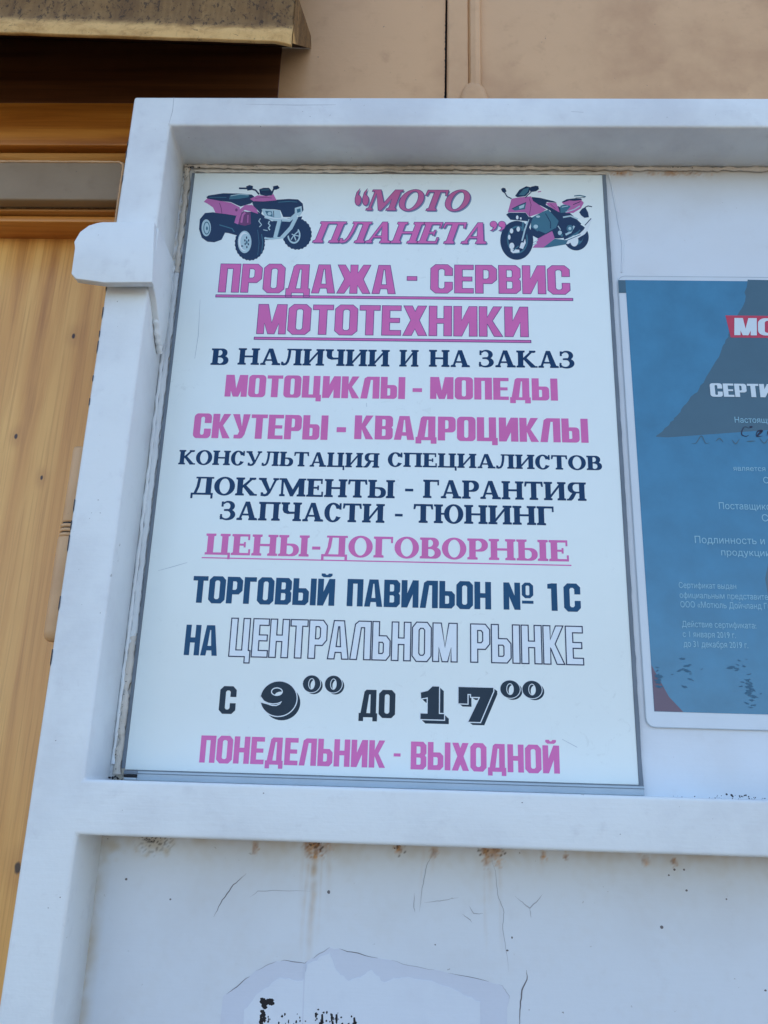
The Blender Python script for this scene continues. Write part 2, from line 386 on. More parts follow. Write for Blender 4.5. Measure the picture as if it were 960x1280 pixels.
def serif(ch, s=.26, t=.11, g=.095):
    """bold slab-serif capitals"""
    W = {'В': .84, 'Н': 1.06, 'А': 1.02, 'Л': 1.02, 'И': 1.06, 'Ч': .98, 'З': .74, 'К': 1.0, 'О': .98, 'С': .84, 'У': .96, 'Ь': .82, 'Т': .90, 'Ц': 1.04, 'Я': .94,
         'П': 1.04, 'Е': .80, 'Д': 1.04, 'М': 1.26, 'Ы': 1.25, 'Г': .80, 'Р': .82, 'Ю': 1.34, '-': 1}
    w = W[ch]; a = []; A = lambda p: a.append((1, p)); X = lambda p: a.append((None, p)); e = .075
    def slab(x0, x1, top): A([(x0-e, 1-g), (x0-e, 1), (x1+e, 1), (x1+e, 1-g), (x1, 1-g-.035), (x0, 1-g-.035)] if top else [(x0-e, 0), (x1+e, 0), (x1+e, g), (x1, g+.035), (x0, g+.035), (x0-e, g)])
    def stem(x, ww=s, top=True, bot=True):
        A(Rc(x, 0, x+ww, 1))
        if top: slab(x, x+ww, True)
        if bot: slab(x, x+ww, False)
    if ch == '-': return [(1, Rc(0, 0, 1, 1))], 1
    if ch == 'Н': stem(e); stem(w-e-s); A(Rc(e+s, .45, w-e-s, .56))
    elif ch == 'П': stem(e); stem(w-e-s); A(Rc(e, 1-t, w-e, 1))
    elif ch == 'И': stem(e); stem(w-e-s); A([(e+s-.02, .10), (e+s-.02, .28), (w-e-s+.02, .90), (w-e-s+.02, .72)])
    elif ch == 'Л':
        stem(w-e-s); A(Rc(.26, 1-g, w, 1))
        A([(.33, 1), (.47, 1), (.44, .5), (.38, .2), (.28, .03), (.13, -.02), (0, .02), (.0, .21), (.10, .21), (.13, .12), (.20, .13), (.26, .25), (.31, .55)])
    elif ch == 'А':
        A([(.10, 0), (w*.40, 1), (w*.60, 1), (w-.08, 0), (w-.08-s*1.1, 0), (w*.45, .78), (.22, 0)]); A(Rc(.25, .25, w-.3, .35)); slab(.1, .22, False); slab(w-.08-s*1.05, w-.08, False)
    elif ch in 'ВРЬЫЯ':
        if ch == 'Я':
            b, wd = serif('Р'); P = []
            stem(w-e-s)
            A(Cr(.06, .40, w-e, 1, .27, 7, 'bl tl')); X(Cr(.30, .49, w-e-s, .91, .17, 7, 'bl tl')); A(Rc(w-e-s, 0, w-e, 1))
            A([(.30, .46), (.50, .46), (.32, .10), (.22, 0), (-.0, 0), (-.0, g), (.08, g)])
        elif ch == 'В':
            A(Cr(e, .47, .76, 1, .25, 7, 'br tr')); X(Cr(e+s, .555, .52, .915, .16, 7, 'br tr'))
            b0 = len(a); A(Cr(e, 0, w, .55, .26, 7, 'br tr')); X(Cr(e+s, .09, .59, .455, .17, 7, 'br tr')); stem(e)
        elif ch == 'Р': A(Cr(e, .38, w, 1, .29, 8, 'br tr')); X(Cr(e+s, .475, w-.25, .91, .19, 8, 'br tr')); stem(e)
        else:
            b = w if ch == 'Ь' else w-s-e*2-.0
            A(Cr(e, 0, b, .60, .28, 7, 'br tr')); X(Cr(e+s, .09, b-.24, .505, .17, 7, 'br tr')); stem(e)
            if ch == 'Ы': stem(w-e-s)
    elif ch in 'ОС':
        A(El(w/2, .5, w/2, .525)); X(El(w/2, .5, w/2-.25, .425))
        if ch == 'С': X([(w*.60, .33), (w*.60, .70), (w+.1, .70), (w+.1, .26), (w*.86, .26)]); A(Rc(w-.13, .66, w-.03, 1.0))
    elif ch == 'З':
        A(El(.36, .74, .32, .28)); X(El(.30, .73, .16, .19)); A(El(.34, .28, .39, .305)); X(El(.28, .28, .21, .205))
        X([(-.1, .16), (.20, .20), (.20, .84), (-.1, .84)]); A(Rc(.03, .70, .13, .98)); A(Rc(.0, .02, .10, .30)); A(Rc(.17, .47, .38, .57))
    elif ch == 'К':
        stem(e); A([(e+s, .40), (e+s, .58), (.72, 1), (.86, 1), (.50, .56), (.98, .02), (.98, 0), (.70, 0), (.36, .46)]); slab(.70, .86, True); A(Rc(.68, 0, w+.02, g))
    elif ch == 'У':
        A([(.08, 1), (.34, 1), (.58, .38), (.80, 1), (.92, 1), (.60, .16), (.50, .02), (.36, -.03), (.16, 0), (.16, .2), (.26, .2), (.30, .10), (.40, .12), (.46, .22)]); slab(.1, .32, True); slab(.78, .90, True)
    elif ch == 'Т': stem(w/2-s/2, top=False); A(Rc(.02, 1-t, w-.02, 1)); A([(.0, .72), (.08, .72), (.12, 1-t), (.02, 1)]); A([(w, .72), (w-.08, .72), (w-.12, 1-t), (w-.02, 1)])
    elif ch == 'Ц': stem(e, bot=False); stem(w-e-s-.04, bot=False); A(Rc(0, 0, w-.04, t)); A(Rc(w-.10, -.2, w, t))
    elif ch == 'Е':
        stem(e); A(Rc(e, 1-t, w-.06, 1)); A(Rc(e, 0, w-.03, t)); A(Rc(e+s, .45, w-.24, .55)); A(Rc(w-.14, .72, w-.06, 1)); A(Rc(w-.10, 0, w-.02, .29)); A(Rc(w-.30, .37, w-.22, .63))
    elif ch == 'Г': stem(e); A(Rc(e, 1-t, w-.03, 1)); A(Rc(w-.11, .70, w-.03, 1))
    elif ch == 'Д':
        A(Rc(.0, 0, w, t)); A(Rc(0, -.2, .1, t)); A(Rc(w-.1, -.2, w, t)); A(Rc(w-e-s-.02, 0, w-e-.02, 1)); A(Rc(.20, 1-g, w, 1))
        A([(.30, 1), (.44, 1), (.38, .45), (.26, .05), (.12, .05), (.24, .45)])
    elif ch == 'М':
        A(Rc(e+.03, 0, e+.14, 1)); slab(e+.03, e+.14, False); A(Rc(w-e-s, 0, w-e, 1)); slab(w-e-s, w-e, False)
        A([(0, 1), (.34, 1), (w*.52, .38), (w-.34, 1), (w, 1), (w, 1-g), (w-e-.1, 1-g), (w*.53, 0), (w*.43, 0), (e+.1, 1-g), (0, 1-g)])
    elif ch == 'Ю': stem(e); A(Rc(e+s, .45, .56, .55)); A(El(.90, .5, .44, .525)); X(El(.90, .5, .20, .425))
    elif ch == 'Ч': stem(w-e-s, top=True); A([(e, 1), (e+s, 1), (e+s, .58), (e+s+.07, .50), (w-e-s, .50), (w-e-s, .39), (.32, .37), (.14, .44), (e, .58)]); slab(e, e+s, True)
    return a, w
def digit(ch):
    a = []; A = lambda p: a.append((1, p)); X = lambda p: a.append((None, p))
    if ch == '0': A(El(.5, .5, .5, .5)); X(El(.5, .5, .19, .33)); return a, 1
    if ch == '9':
        A(El(.5, .5, .5, .5, 40))
        X([(-.1, .375), (.06, .36), (.20, .325), (.33, .285), (.45, .285), (.55, .335), (.60, .43), (.48, .375), (.35, .355), (.22, .375), (.10, .43), (.0, .56), (-.1, .56)]); X(El(.44, .70, .165, .125, 22)); X(Rc(-.1, .38, .005, .56)); return a, 1
    if ch == '1': A([(.30, 0), (.30, .66), (.02, .62), (0, .80), (.30, .86), (.50, 1), (.78, 1), (.78, 0)]); A(Rc(0, 0, 1, .17)); return a, 1
    if ch == '7': A([(0, 1), (1, 1), (1, .90), (.62, 0), (.28, 0), (.62, .72), (.36, .72), (.36, .80), (.26, .80), (.26, .52), (0, .52)]); return a, 1
def quote(kind):
    a = []
    for dx in (0, .52):
        if kind == '“': P = El(.24, .36, .22, .30, 16, 0, 300); P = [(.24+.22*math.cos(R(d)), .34+.30*math.sin(R(d))) for d in range(-150, 91, 20)]+[(.34, 1.0), (.12, .78), (.02, .45), (.03, .25)]
        else: P = [(.24+.22*math.cos(R(d)), .66+.30*math.sin(R(d))) for d in range(30, 271, 20)]+[(.14, .12), (.04, .04), (.14, 0), (.38, .22), (.47, .52), (.45, .75)]
        a.append((1, [(x+dx, y) for x, y in P]))
    return a, 1
def word_shape(text, style, x0, x1, z0, z1, shear=0.0, slack=1.0):
    """-> list of (V, T) in board millimetres"""
    gap = {'a': .055, 'b': .05, 'c': .035, 'i': .0, 'd': 0, 'q': 0}[style]
    gl = []; x = 0
    for ch in text:
        if ch in '“”': o, w_ = quote(ch)
        elif style == 'a': o, w_ = block(ch)
        elif style == 'b': o, w_ = block(ch, .285, .15, .17, 6)
        elif style == 'd': o, w_ = digit(ch)
        else: o, w_ = serif(ch)
        gl.append((x, o)); x += w_+gap
    x -= gap; H = z1-z0
    sx = ((x1-x0)-shear*H*slack)/x
    out_ = []
    for gx, o in gl:
        ops = [(v, [(x0+(gx+px)*sx+shear*H*py, z0+py*H) for px, py in P]) for v, P in o]
        out_.append(paint(ops))
    return out_

# ---------------------------------------------------------------- measured layout of the print (board millimetres)
LINES=[('I',[('“',167.9,182.6,-39.8,-18.0,'q'),('МОТО',178.7,286.6,-44.7,-19.4,'')]),('I',[('ПЛАНЕТА',127.2,301.2,-83.5,-58.3,''),('”',305.0,321.3,-68.3,-56.0,'q')]),('AO',[('ПРОДАЖА',37.0,212.2,-141.6,-109.1,''),('-',223.3,233.1,-126.3,-121.6,'q'),('СЕРВИС',246.5,382.7,-140.0,-108.0,''),('_',35.2,384.8,-147.2,-144.5,'u')]),('AO',[('МОТОТЕХНИКИ',78.6,341.1,-187.4,-154.7,''),('_',76.8,343.2,-193.6,-191.0,'u')]),('C',[('В',36.8,53.8,-221.5,-203.8,''),('НАЛИЧИИ',62.8,208.5,-220.9,-203.2,''),('И',217.8,236.1,-220.7,-202.9,''),('НА',246.0,285.0,-220.5,-202.5,''),('ЗАКАЗ',293.5,383.9,-220.1,-202.1,'')]),('B',[('МОТОЦИКЛЫ',53.2,224.0,-254.6,-231.8,''),('-',231.0,239.9,-247.1,-243.2,'q'),('МОПЕДЫ',247.5,366.9,-254.0,-231.2,'')]),('B',[('СКУТЕРЫ',27.0,153.0,-297.3,-272.6,''),('-',161.2,169.9,-289.3,-284.3,'q'),('КВАДРОЦИКЛЫ',177.8,393.4,-296.0,-272.0,'')]),('C',[('КОНСУЛЬТАЦИЯ',16.2,201.9,-324.0,-309.7,''),('СПЕЦИАЛИСТОВ',209.6,404.4,-322.7,-308.7,'')]),('C',[('ДОКУМЕНТЫ',30.7,216.8,-353.2,-335.8,''),('-',226.1,233.5,-346.3,-343.8,'q'),('ГАРАНТИЯ',242.4,389.0,-352.3,-334.8,'')]),('C',[('ЗАПЧАСТИ',59.5,208.2,-376.6,-358.9,''),('-',217.5,224.4,-370.3,-367.9,'q'),('ТЮНИНГ',234.0,359.9,-375.9,-358.2,'')]),('CP',[('ЦЕНЫ',48.9,141.9,-409.3,-389.8,''),('-',144.6,151.9,-402.7,-399.9,'q'),('ДОГОВОРНЫЕ',153.0,371.7,-408.8,-389.5,''),('_',46.6,373.2,-412.8,-411.7,'u')]),('AN',[('ТОРГОВЫЙ',41.3,166.7,-453.0,-429.1,''),('ПАВИЛЬОН',177.5,302.8,-453.0,-428.7,''),('N',313.5,328.0,-452.8,-428.8,''),('º',329.4,339.3,-447.2,-428.6,''),('1',351.6,359.9,-452.9,-428.7,''),('С',365.5,379.9,-453.1,-428.7,'')]),('AN',[('НА',39.2,67.9,-498.8,-472.5,'')]),('AE',[('ЦЕНТРАЛЬНОМ',78.2,273.5,-498.9,-465.9,''),('РЫНКЕ',285.0,380.2,-498.7,-466.0,'')]),('AK',[('С',73.6,87.6,-546.8,-524.3,''),('ДО',191.5,221.9,-546.6,-524.0,'')]),('D',[('9',108.3,138.8,-547.6,-519.0,'5,7'),('0',143.3,158.2,-527.4,-513.2,'3,3'),('0',162.0,176.5,-527.2,-513.0,'3,3'),('1',243.1,262.8,-546.9,-519.8,'6,7'),('7',274.7,303.9,-548.0,-519.7,'5,5'),('0',309.7,326.1,-527.7,-513.1,'3,3'),('0',328.1,344.4,-527.5,-513.0,'3,3')]),('AP',[('ПОНЕДЕЛЬНИК',61.1,214.8,-586.7,-565.0,''),('-',221.6,227.3,-577.4,-574.9,'q'),('ВЫХОДНОЙ',235.7,357.2,-587.1,-565.1,'')])]
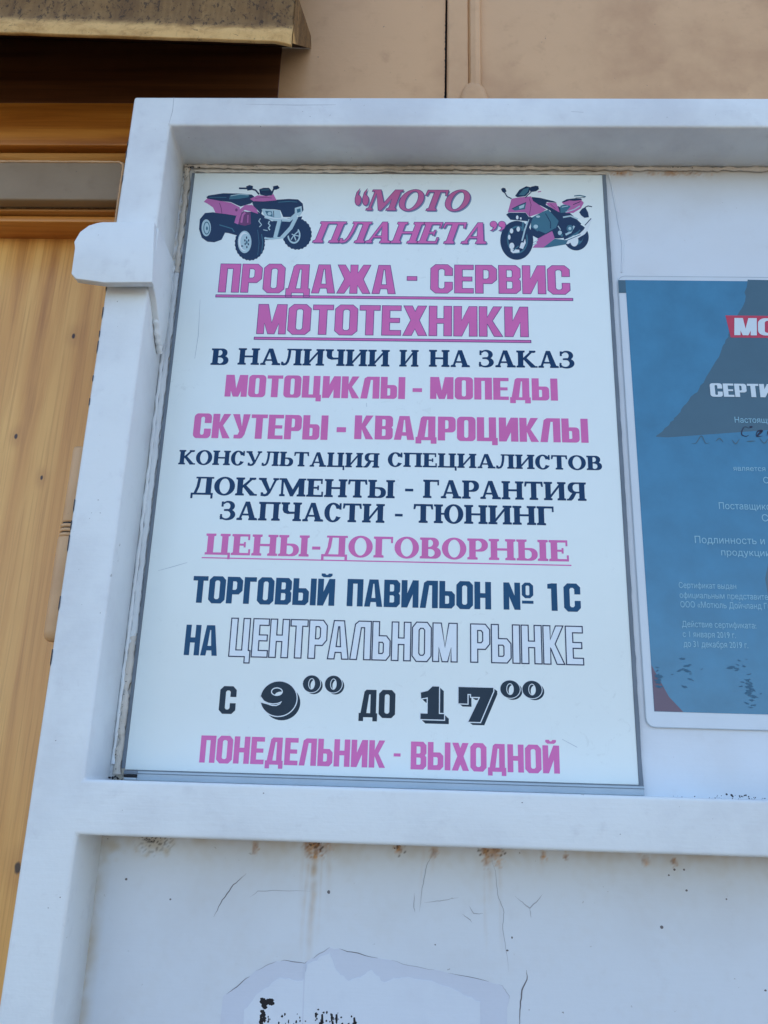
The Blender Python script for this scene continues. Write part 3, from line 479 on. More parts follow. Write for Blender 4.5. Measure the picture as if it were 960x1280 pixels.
ATV=[('navy',[[125.69,-73.38],[126.43,-75.84],[125.45,-78.03],[125.67,-80.6],[124.26,-82.37],[123.94,-84.87],[122.19,-86.09],[121.36,-88.36],[119.38,-88.95],[118.09,-90.83],[116.03,-90.76],[114.37,-92.13],[112.36,-91.4],[110.45,-92.17],[108.62,-90.82],[106.57,-90.94],[105.05,-89.08],[103.01,-88.53],[101.9,-86.27],[100.0,-85.09],[99.38,-82.59],[97.75,-80.86],[97.65,-78.28],[96.41,-76.1],[96.86,-73.63],[96.08,-71.16],[97.04,-68.95],[96.79,-66.36],[98.2,-64.57],[98.5,-62.03],[100.26,-60.79],[101.09,-58.48],[103.08,-57.88],[104.38,-55.95],[106.46,-56.03],[108.14,-54.62],[110.18,-55.38],[112.13,-54.59],[113.97,-55.97],[116.05,-55.85],[117.58,-57.76],[119.64,-58.33],[120.74,-60.63],[122.65,-61.83],[123.25,-64.36],[124.87,-66.12],[124.94,-68.72],[126.16,-70.9]]),('light',[[114.8,-74.82],[114.77,-77.05],[114.41,-79.18],[113.74,-81.09],[112.79,-82.68],[111.62,-83.89],[110.27,-84.64],[108.82,-84.9],[107.34,-84.67],[105.91,-83.94],[104.58,-82.76],[103.44,-81.18],[102.53,-79.29],[101.91,-77.17],[101.6,-74.93],[101.62,-72.69],[101.98,-70.55],[102.64,-68.63],[103.59,-67.02],[104.77,-65.8],[106.12,-65.04],[107.58,-64.77],[109.07,-65.01],[110.52,-65.75],[111.84,-66.95],[112.99,-68.54],[113.89,-70.45],[114.51,-72.58]]),('navy',[[113.37,-74.83],[113.35,-76.62],[113.07,-78.32],[112.54,-79.85],[111.81,-81.13],[110.89,-82.09],[109.83,-82.69],[108.7,-82.9],[107.54,-82.71],[106.42,-82.13],[105.38,-81.18],[104.48,-79.92],[103.77,-78.4],[103.28,-76.71],[103.04,-74.92],[103.05,-73.12],[103.33,-71.42],[103.85,-69.88],[104.59,-68.59],[105.51,-67.62],[106.57,-67.01],[107.71,-66.8],[108.87,-66.99],[110.0,-67.58],[111.04,-68.54],[111.94,-69.81],[112.65,-71.33],[113.13,-73.04]]),('light',[[103.31,-72.47],[108.32,-75.54],[112.52,-70.97],[111.69,-69.97],[108.09,-74.21],[103.82,-71.3]]),('light',[[107.68,-75.12],[110.07,-81.29],[111.11,-80.81],[108.73,-74.63]]),('light',[[105.97,-80.58],[108.43,-75.41],[113.82,-76.58],[113.92,-75.42],[107.98,-74.33],[105.09,-79.94]]),('navy',[[15.28,-49.16],[23.49,-48.07],[36.09,-50.37],[45.14,-54.06],[47.08,-73.73],[38.02,-72.46],[35.15,-80.89],[28.22,-83.97],[20.96,-83.37],[14.73,-78.56],[11.01,-68.46],[10.73,-56.56]]),('light',[[23.04,-66.84],[23.12,-69.1],[22.97,-71.24],[22.58,-73.17],[21.97,-74.77],[21.18,-75.98],[20.24,-76.74],[19.2,-77.0],[18.12,-76.76],[17.04,-76.02],[16.02,-74.83],[15.12,-73.23],[14.36,-71.32],[13.81,-69.18],[13.47,-66.92],[13.37,-64.65],[13.52,-62.5],[13.91,-60.56],[14.51,-58.93],[15.31,-57.71],[16.25,-56.94],[17.3,-56.68],[18.39,-56.93],[19.47,-57.68],[20.5,-58.89],[21.4,-60.5],[22.15,-62.43],[22.71,-64.58]]),('teal',[[22.05,-67.18],[22.13,-68.92],[22.04,-70.56],[21.78,-72.04],[21.36,-73.27],[20.82,-74.2],[20.17,-74.78],[19.45,-74.98],[18.69,-74.79],[17.93,-74.22],[17.22,-73.31],[16.57,-72.08],[16.04,-70.61],[15.63,-68.97],[15.39,-67.24],[15.31,-65.51],[15.4,-63.85],[15.65,-62.37],[16.06,-61.13],[16.61,-60.19],[17.26,-59.6],[17.99,-59.4],[18.75,-59.59],[19.51,-60.17],[20.23,-61.09],[20.87,-62.33],[21.41,-63.8],[21.81,-65.45]]),('light',[[21.18,-67.19],[21.25,-68.62],[21.2,-69.98],[21.02,-71.2],[20.72,-72.22],[20.33,-72.99],[19.85,-73.47],[19.32,-73.63],[18.76,-73.48],[18.2,-73.01],[17.66,-72.25],[17.17,-71.23],[16.76,-70.02],[16.45,-68.66],[16.26,-67.23],[16.18,-65.8],[16.24,-64.44],[16.41,-63.21],[16.71,-62.19],[17.1,-61.41],[17.58,-60.93],[18.11,-60.76],[18.68,-60.92],[19.25,-61.39],[19.79,-62.16],[20.27,-63.18],[20.68,-64.4],[20.99,-65.76]]),('teal',[[20.06,-67.54],[20.08,-68.07],[20.05,-68.57],[19.97,-69.02],[19.85,-69.39],[19.68,-69.68],[19.48,-69.86],[19.26,-69.92],[19.03,-69.86],[18.8,-69.69],[18.58,-69.41],[18.39,-69.03],[18.22,-68.58],[18.1,-68.08],[18.03,-67.56],[18.0,-67.03],[18.03,-66.53],[18.11,-66.08],[18.23,-65.7],[18.4,-65.42],[18.6,-65.24],[18.82,-65.18],[19.05,-65.23],[19.28,-65.41],[19.5,-65.69],[19.7,-66.06],[19.86,-66.51],[19.98,-67.01]]),('navy',[[30.15,-49.05],[69.28,-46.68],[84.64,-58.52],[98.88,-55.0],[115.35,-52.31],[111.36,-70.14],[97.54,-78.66],[83.3,-80.46],[71.88,-81.4],[46.13,-74.41],[32.01,-69.98]]),('teal',[[31.31,-63.77],[44.66,-68.2],[46.93,-71.86],[47.73,-71.21],[45.01,-67.13],[31.5,-62.63]]),('pink',[[12.8,-35.38],[16.08,-31.19],[29.56,-34.22],[40.72,-36.22],[50.7,-42.01],[50.82,-48.89],[47.3,-52.0],[36.06,-50.03],[26.04,-48.74],[22.96,-42.22],[16.68,-37.6]]),('plum',[[28.71,-36.79],[30.99,-42.78],[32.48,-49.78],[33.18,-49.65],[31.68,-42.57],[29.38,-36.5]]),('plum',[[48.62,-45.13],[48.62,-45.55],[48.56,-45.95],[48.43,-46.31],[48.25,-46.61],[48.02,-46.83],[47.75,-46.97],[47.47,-47.02],[47.17,-46.98],[46.88,-46.84],[46.61,-46.62],[46.38,-46.32],[46.2,-45.96],[46.07,-45.57],[46.0,-45.15],[46.0,-44.73],[46.06,-44.32],[46.19,-43.96],[46.37,-43.66],[46.6,-43.44],[46.86,-43.29],[47.15,-43.24],[47.45,-43.29],[47.74,-43.43],[48.0,-43.65],[48.24,-43.95],[48.42,-44.31],[48.55,-44.71]]),('navy',[[14.92,-29.81],[16.78,-27.7],[31.66,-24.81],[50.05,-25.03],[61.89,-26.35],[66.94,-31.18],[61.27,-37.28],[51.34,-40.97],[47.54,-39.1],[40.66,-35.52],[28.83,-34.22],[16.11,-31.54]]),('teal',[[39.31,-28.24],[50.11,-25.73],[59.25,-26.36],[58.47,-29.5],[48.39,-31.66],[38.61,-32.07]]),('light',[[40.11,-28.32],[49.44,-26.34],[58.26,-27.15],[58.25,-26.29],[49.33,-25.47],[39.91,-27.46]]),('teal',[[18.18,-30.13],[35.81,-30.35],[35.76,-29.66],[18.12,-29.44]]),('plum',[[49.38,-61.36],[50.13,-52.83],[54.7,-46.45],[62.11,-48.11],[63.49,-62.09],[57.57,-64.17],[53.14,-63.02]]),('pink',[[54.67,-60.68],[55.33,-51.5],[57.37,-49.0],[55.8,-47.31],[53.36,-50.67],[52.64,-60.27]]),('pink',[[60.68,-60.44],[60.23,-51.06],[59.21,-51.02],[59.66,-60.4]]),('pink',[[46.41,-60.53],[47.66,-52.85],[50.49,-44.77],[55.58,-39.22],[62.85,-38.82],[67.88,-43.6],[70.09,-49.76],[62.01,-46.74],[56.05,-45.07],[53.07,-47.84],[51.35,-55.38],[50.49,-62.54]]),('navy',[[62.53,-34.67],[74.14,-33.55],[87.2,-32.42],[100.26,-31.29],[109.78,-31.91],[114.88,-36.88],[116.2,-44.61],[114.39,-48.39],[108.56,-47.75],[105.28,-53.24],[95.87,-53.32],[92.43,-45.13],[86.55,-44.15],[74.3,-43.73],[73.17,-50.08],[68.86,-44.97],[64.42,-40.19]]),('teal',[[89.64,-35.77],[101.22,-34.83],[109.24,-35.46],[109.24,-34.6],[101.16,-33.96],[89.54,-34.91]]),('pink',[[60.24,-31.57],[67.81,-27.17],[79.58,-27.96],[83.78,-25.15],[87.83,-33.11],[74.21,-34.59],[63.97,-34.32]]),('plum',[[65.22,-31.19],[75.33,-29.73],[82.67,-30.72],[82.69,-30.03],[75.27,-29.03],[65.1,-30.5]]),('navy',[[47.83,-19.63],[59.08,-19.73],[64.72,-21.63],[68.56,-26.62],[69.81,-25.27],[65.54,-19.86],[59.11,-17.64],[47.68,-17.53]]),('navy',[[54.93,-16.26],[58.32,-14.48],[62.26,-15.86],[61.73,-20.42],[56.82,-21.5]]),('navy',[[68.73,-19.84],[73.0,-17.89],[78.87,-17.85],[82.09,-22.02],[82.73,-26.9],[76.66,-27.98],[70.38,-26.29]]),('teal',[[71.04,-21.14],[79.08,-20.74],[79.0,-19.86],[70.95,-20.27]]),('navy',[[83.14,-25.37],[84.32,-20.54],[89.17,-18.79],[88.52,-16.78],[83.07,-18.95],[81.46,-24.6]]),('navy',[[82.85,-16.08],[87.46,-14.64],[90.02,-17.78],[86.37,-20.25],[83.39,-19.57]]),('light',[[73.16,-44.08],[74.85,-43.38],[91.87,-45.48],[94.16,-53.67],[87.44,-57.13],[81.53,-55.48],[76.19,-51.77]]),('teal',[[76.79,-45.94],[83.81,-46.57],[85.47,-53.74],[79.87,-52.42]]),('light',[[83.71,-49.31],[83.69,-49.77],[83.57,-50.21],[83.36,-50.6],[83.06,-50.92],[82.69,-51.17],[82.27,-51.33],[81.82,-51.38],[81.37,-51.33],[80.93,-51.19],[80.53,-50.94],[80.18,-50.62],[79.91,-50.23],[79.73,-49.8],[79.65,-49.35],[79.67,-48.89],[79.79,-48.45],[80.0,-48.06],[80.3,-47.73],[80.67,-47.49],[81.09,-47.33],[81.53,-47.28],[81.99,-47.32],[82.43,-47.47],[82.83,-47.71],[83.18,-48.04],[83.45,-48.43],[83.63,-48.86]]),('navy',[[85.14,-45.89],[86.03,-54.44],[86.75,-54.4],[85.87,-45.85]]),('light',[[107.06,-42.28],[113.89,-39.82],[114.9,-47.19],[112.47,-52.5],[107.53,-49.81]]),('teal',[[109.05,-43.98],[112.89,-42.58],[113.42,-46.69],[110.05,-48.42]]),('light',[[76.62,-54.58],[87.25,-58.13],[103.13,-59.0],[109.95,-51.67],[107.46,-48.62],[102.11,-55.02],[87.5,-54.09],[77.34,-50.65]]),('light',[[90.73,-55.42],[89.09,-65.49],[87.47,-77.49],[91.73,-78.62],[93.37,-66.7],[95.01,-56.72]]),('teal',[[94.29,-56.64],[92.95,-66.82],[91.33,-76.93],[92.04,-77.14],[93.66,-67.02],[95.01,-56.83]]),('light',[[107.82,-51.38],[103.01,-64.74],[94.58,-76.54],[97.53,-79.46],[106.24,-67.22],[111.31,-53.33]]),('light',[[79.57,-79.9],[85.08,-80.53],[97.65,-78.73],[97.29,-76.57],[84.83,-78.35],[79.62,-77.73]]),('white',[[76.93,-53.03],[87.29,-55.52],[102.56,-56.25],[102.54,-55.4],[87.31,-54.67],[77.03,-52.2]]),('light',[[72.37,-54.88],[70.82,-58.39],[74.04,-62.91],[72.04,-64.98],[72.79,-65.83],[75.04,-62.79],[71.8,-58.18],[73.26,-55.54]]),('light',[[81.69,-57.88],[80.72,-61.19],[82.62,-63.63],[81.08,-66.3],[82.84,-69.44],[83.88,-68.62],[82.38,-66.38],[83.92,-63.61],[81.99,-60.99],[82.92,-58.52]]),('light',[[80.89,-78.81],[80.77,-79.56],[80.34,-80.12],[79.7,-80.32],[79.04,-80.13],[78.53,-79.58],[78.3,-78.83],[78.42,-78.07],[78.86,-77.52],[79.49,-77.31],[80.15,-77.51],[80.66,-78.05]]),('light',[[76.66,-69.25],[81.05,-70.22],[81.15,-69.23],[76.75,-68.25]]),('navy',[[79.13,-84.51],[79.8,-87.0],[79.04,-89.28],[79.26,-91.85],[78.1,-93.76],[77.85,-96.27],[76.36,-97.71],[75.66,-100.0],[73.92,-100.89],[72.81,-102.84],[70.92,-103.12],[69.48,-104.63],[67.55,-104.29],[65.84,-105.26],[63.98,-104.33],[62.1,-104.7],[60.42,-103.23],[58.49,-102.98],[57.08,-101.05],[55.2,-100.2],[54.15,-97.92],[52.43,-96.51],[51.79,-94.01],[50.33,-92.13],[50.15,-89.55],[49.03,-87.29],[49.32,-84.78],[48.61,-82.28],[49.35,-79.99],[49.1,-77.39],[50.26,-75.46],[50.48,-72.91],[51.98,-71.45],[52.66,-69.1],[54.42,-68.2],[55.53,-66.19],[57.44,-65.9],[58.91,-64.36],[60.87,-64.71],[62.6,-63.72],[64.49,-64.68],[66.39,-64.3],[68.09,-65.82],[70.05,-66.07],[71.46,-68.05],[73.36,-68.92],[74.4,-71.25],[76.13,-72.68],[76.74,-75.22],[78.19,-77.13],[78.35,-79.73],[79.44,-82.0]]),('teal',[[74.99,-73.88],[76.88,-83.86],[76.58,-95.46],[77.3,-95.55],[77.59,-83.85],[75.7,-73.76]]),('teal',[[70.72,-68.83],[73.29,-83.89],[72.98,-98.82],[73.41,-98.87],[73.72,-83.89],[71.15,-68.77]]),('light',[[65.71,-83.29],[65.76,-86.23],[65.47,-89.01],[64.84,-91.51],[63.92,-93.6],[62.74,-95.17],[61.36,-96.15],[59.86,-96.49],[58.31,-96.18],[56.78,-95.23],[55.35,-93.68],[54.09,-91.61],[53.07,-89.13],[52.33,-86.35],[51.92,-83.42],[51.85,-80.48],[52.13,-77.67],[52.75,-75.15],[53.67,-73.04],[54.86,-71.44],[56.24,-70.44],[57.76,-70.09],[59.32,-70.41],[60.86,-71.39],[62.3,-72.96],[63.56,-75.05],[64.58,-77.56],[65.31,-80.36]]),('white',[[63.66,-82.81],[63.71,-85.26],[63.49,-87.59],[63.01,-89.68],[62.28,-91.43],[61.35,-92.74],[60.27,-93.56],[59.08,-93.85],[57.85,-93.59],[56.63,-92.79],[55.49,-91.49],[54.49,-89.76],[53.67,-87.68],[53.08,-85.36],[52.74,-82.91],[52.68,-80.45],[52.89,-78.11],[53.37,-76.0],[54.09,-74.24],[55.02,-72.91],[56.12,-72.07],[57.31,-71.78],[58.55,-72.05],[59.78,-72.86],[60.92,-74.18],[61.93,-75.93],[62.74,-78.02],[63.33,-80.36]]),('light',[[64.27,-83.31],[64.32,-85.46],[64.11,-87.51],[63.68,-89.35],[63.03,-90.88],[62.19,-92.04],[61.22,-92.76],[60.16,-93.01],[59.06,-92.78],[57.97,-92.08],[56.95,-90.94],[56.06,-89.42],[55.33,-87.59],[54.8,-85.55],[54.5,-83.4],[54.45,-81.24],[54.65,-79.18],[55.08,-77.33],[55.73,-75.78],[56.57,-74.61],[57.54,-73.88],[58.61,-73.63],[59.72,-73.86],[60.82,-74.57],[61.84,-75.73],[62.73,-77.26],[63.46,-79.1],[63.98,-81.15]]),('navy',[[61.15,-78.31],[61.12,-79.15],[60.9,-79.77],[60.56,-79.99],[60.18,-79.77],[59.87,-79.16],[59.71,-78.32],[59.74,-77.48],[59.95,-76.87],[60.29,-76.64],[60.67,-76.86],[60.98,-77.47]]),('navy',[[59.67,-81.51],[59.64,-82.26],[59.42,-82.82],[59.07,-83.02],[58.7,-82.82],[58.39,-82.27],[58.24,-81.52],[58.27,-80.77],[58.49,-80.21],[58.83,-80.01],[59.21,-80.21],[59.52,-80.76]]),('navy',[[63.41,-81.47],[63.37,-82.23],[63.15,-82.78],[62.81,-82.99],[62.43,-82.79],[62.13,-82.24],[61.97,-81.49],[62.01,-80.73],[62.23,-80.18],[62.57,-79.97],[62.95,-80.17],[63.25,-80.72]]),('navy',[[60.29,-85.68],[60.26,-86.43],[60.04,-86.98],[59.69,-87.19],[59.32,-86.99],[59.01,-86.44],[58.86,-85.7],[58.89,-84.94],[59.11,-84.39],[59.46,-84.19],[59.83,-84.38],[60.14,-84.93]]),('navy',[[63.47,-85.99],[63.44,-86.74],[63.22,-87.29],[62.88,-87.49],[62.5,-87.3],[62.2,-86.75],[62.04,-86.0],[62.08,-85.25],[62.3,-84.7],[62.64,-84.49],[63.01,-84.69],[63.32,-85.24]]),('navy',[[62.3,-89.33],[62.27,-90.08],[62.05,-90.63],[61.7,-90.83],[61.33,-90.64],[61.02,-90.09],[60.87,-89.34],[60.91,-88.59],[61.13,-88.04],[61.47,-87.84],[61.84,-88.04],[62.15,-88.58]]),('teal',[[62.0,-83.66],[61.97,-84.6],[61.76,-85.36],[61.39,-85.78],[60.94,-85.79],[60.5,-85.37],[60.16,-84.62],[59.99,-83.68],[60.01,-82.74],[60.23,-81.98],[60.6,-81.55],[61.05,-81.55],[61.49,-81.97],[61.83,-82.72]]),('navy',[[57.77,-88.21],[57.59,-88.7],[57.04,-89.01],[56.33,-89.01],[55.73,-88.72],[55.47,-88.23],[55.65,-87.74],[56.2,-87.43],[56.91,-87.42],[57.51,-87.72]])]
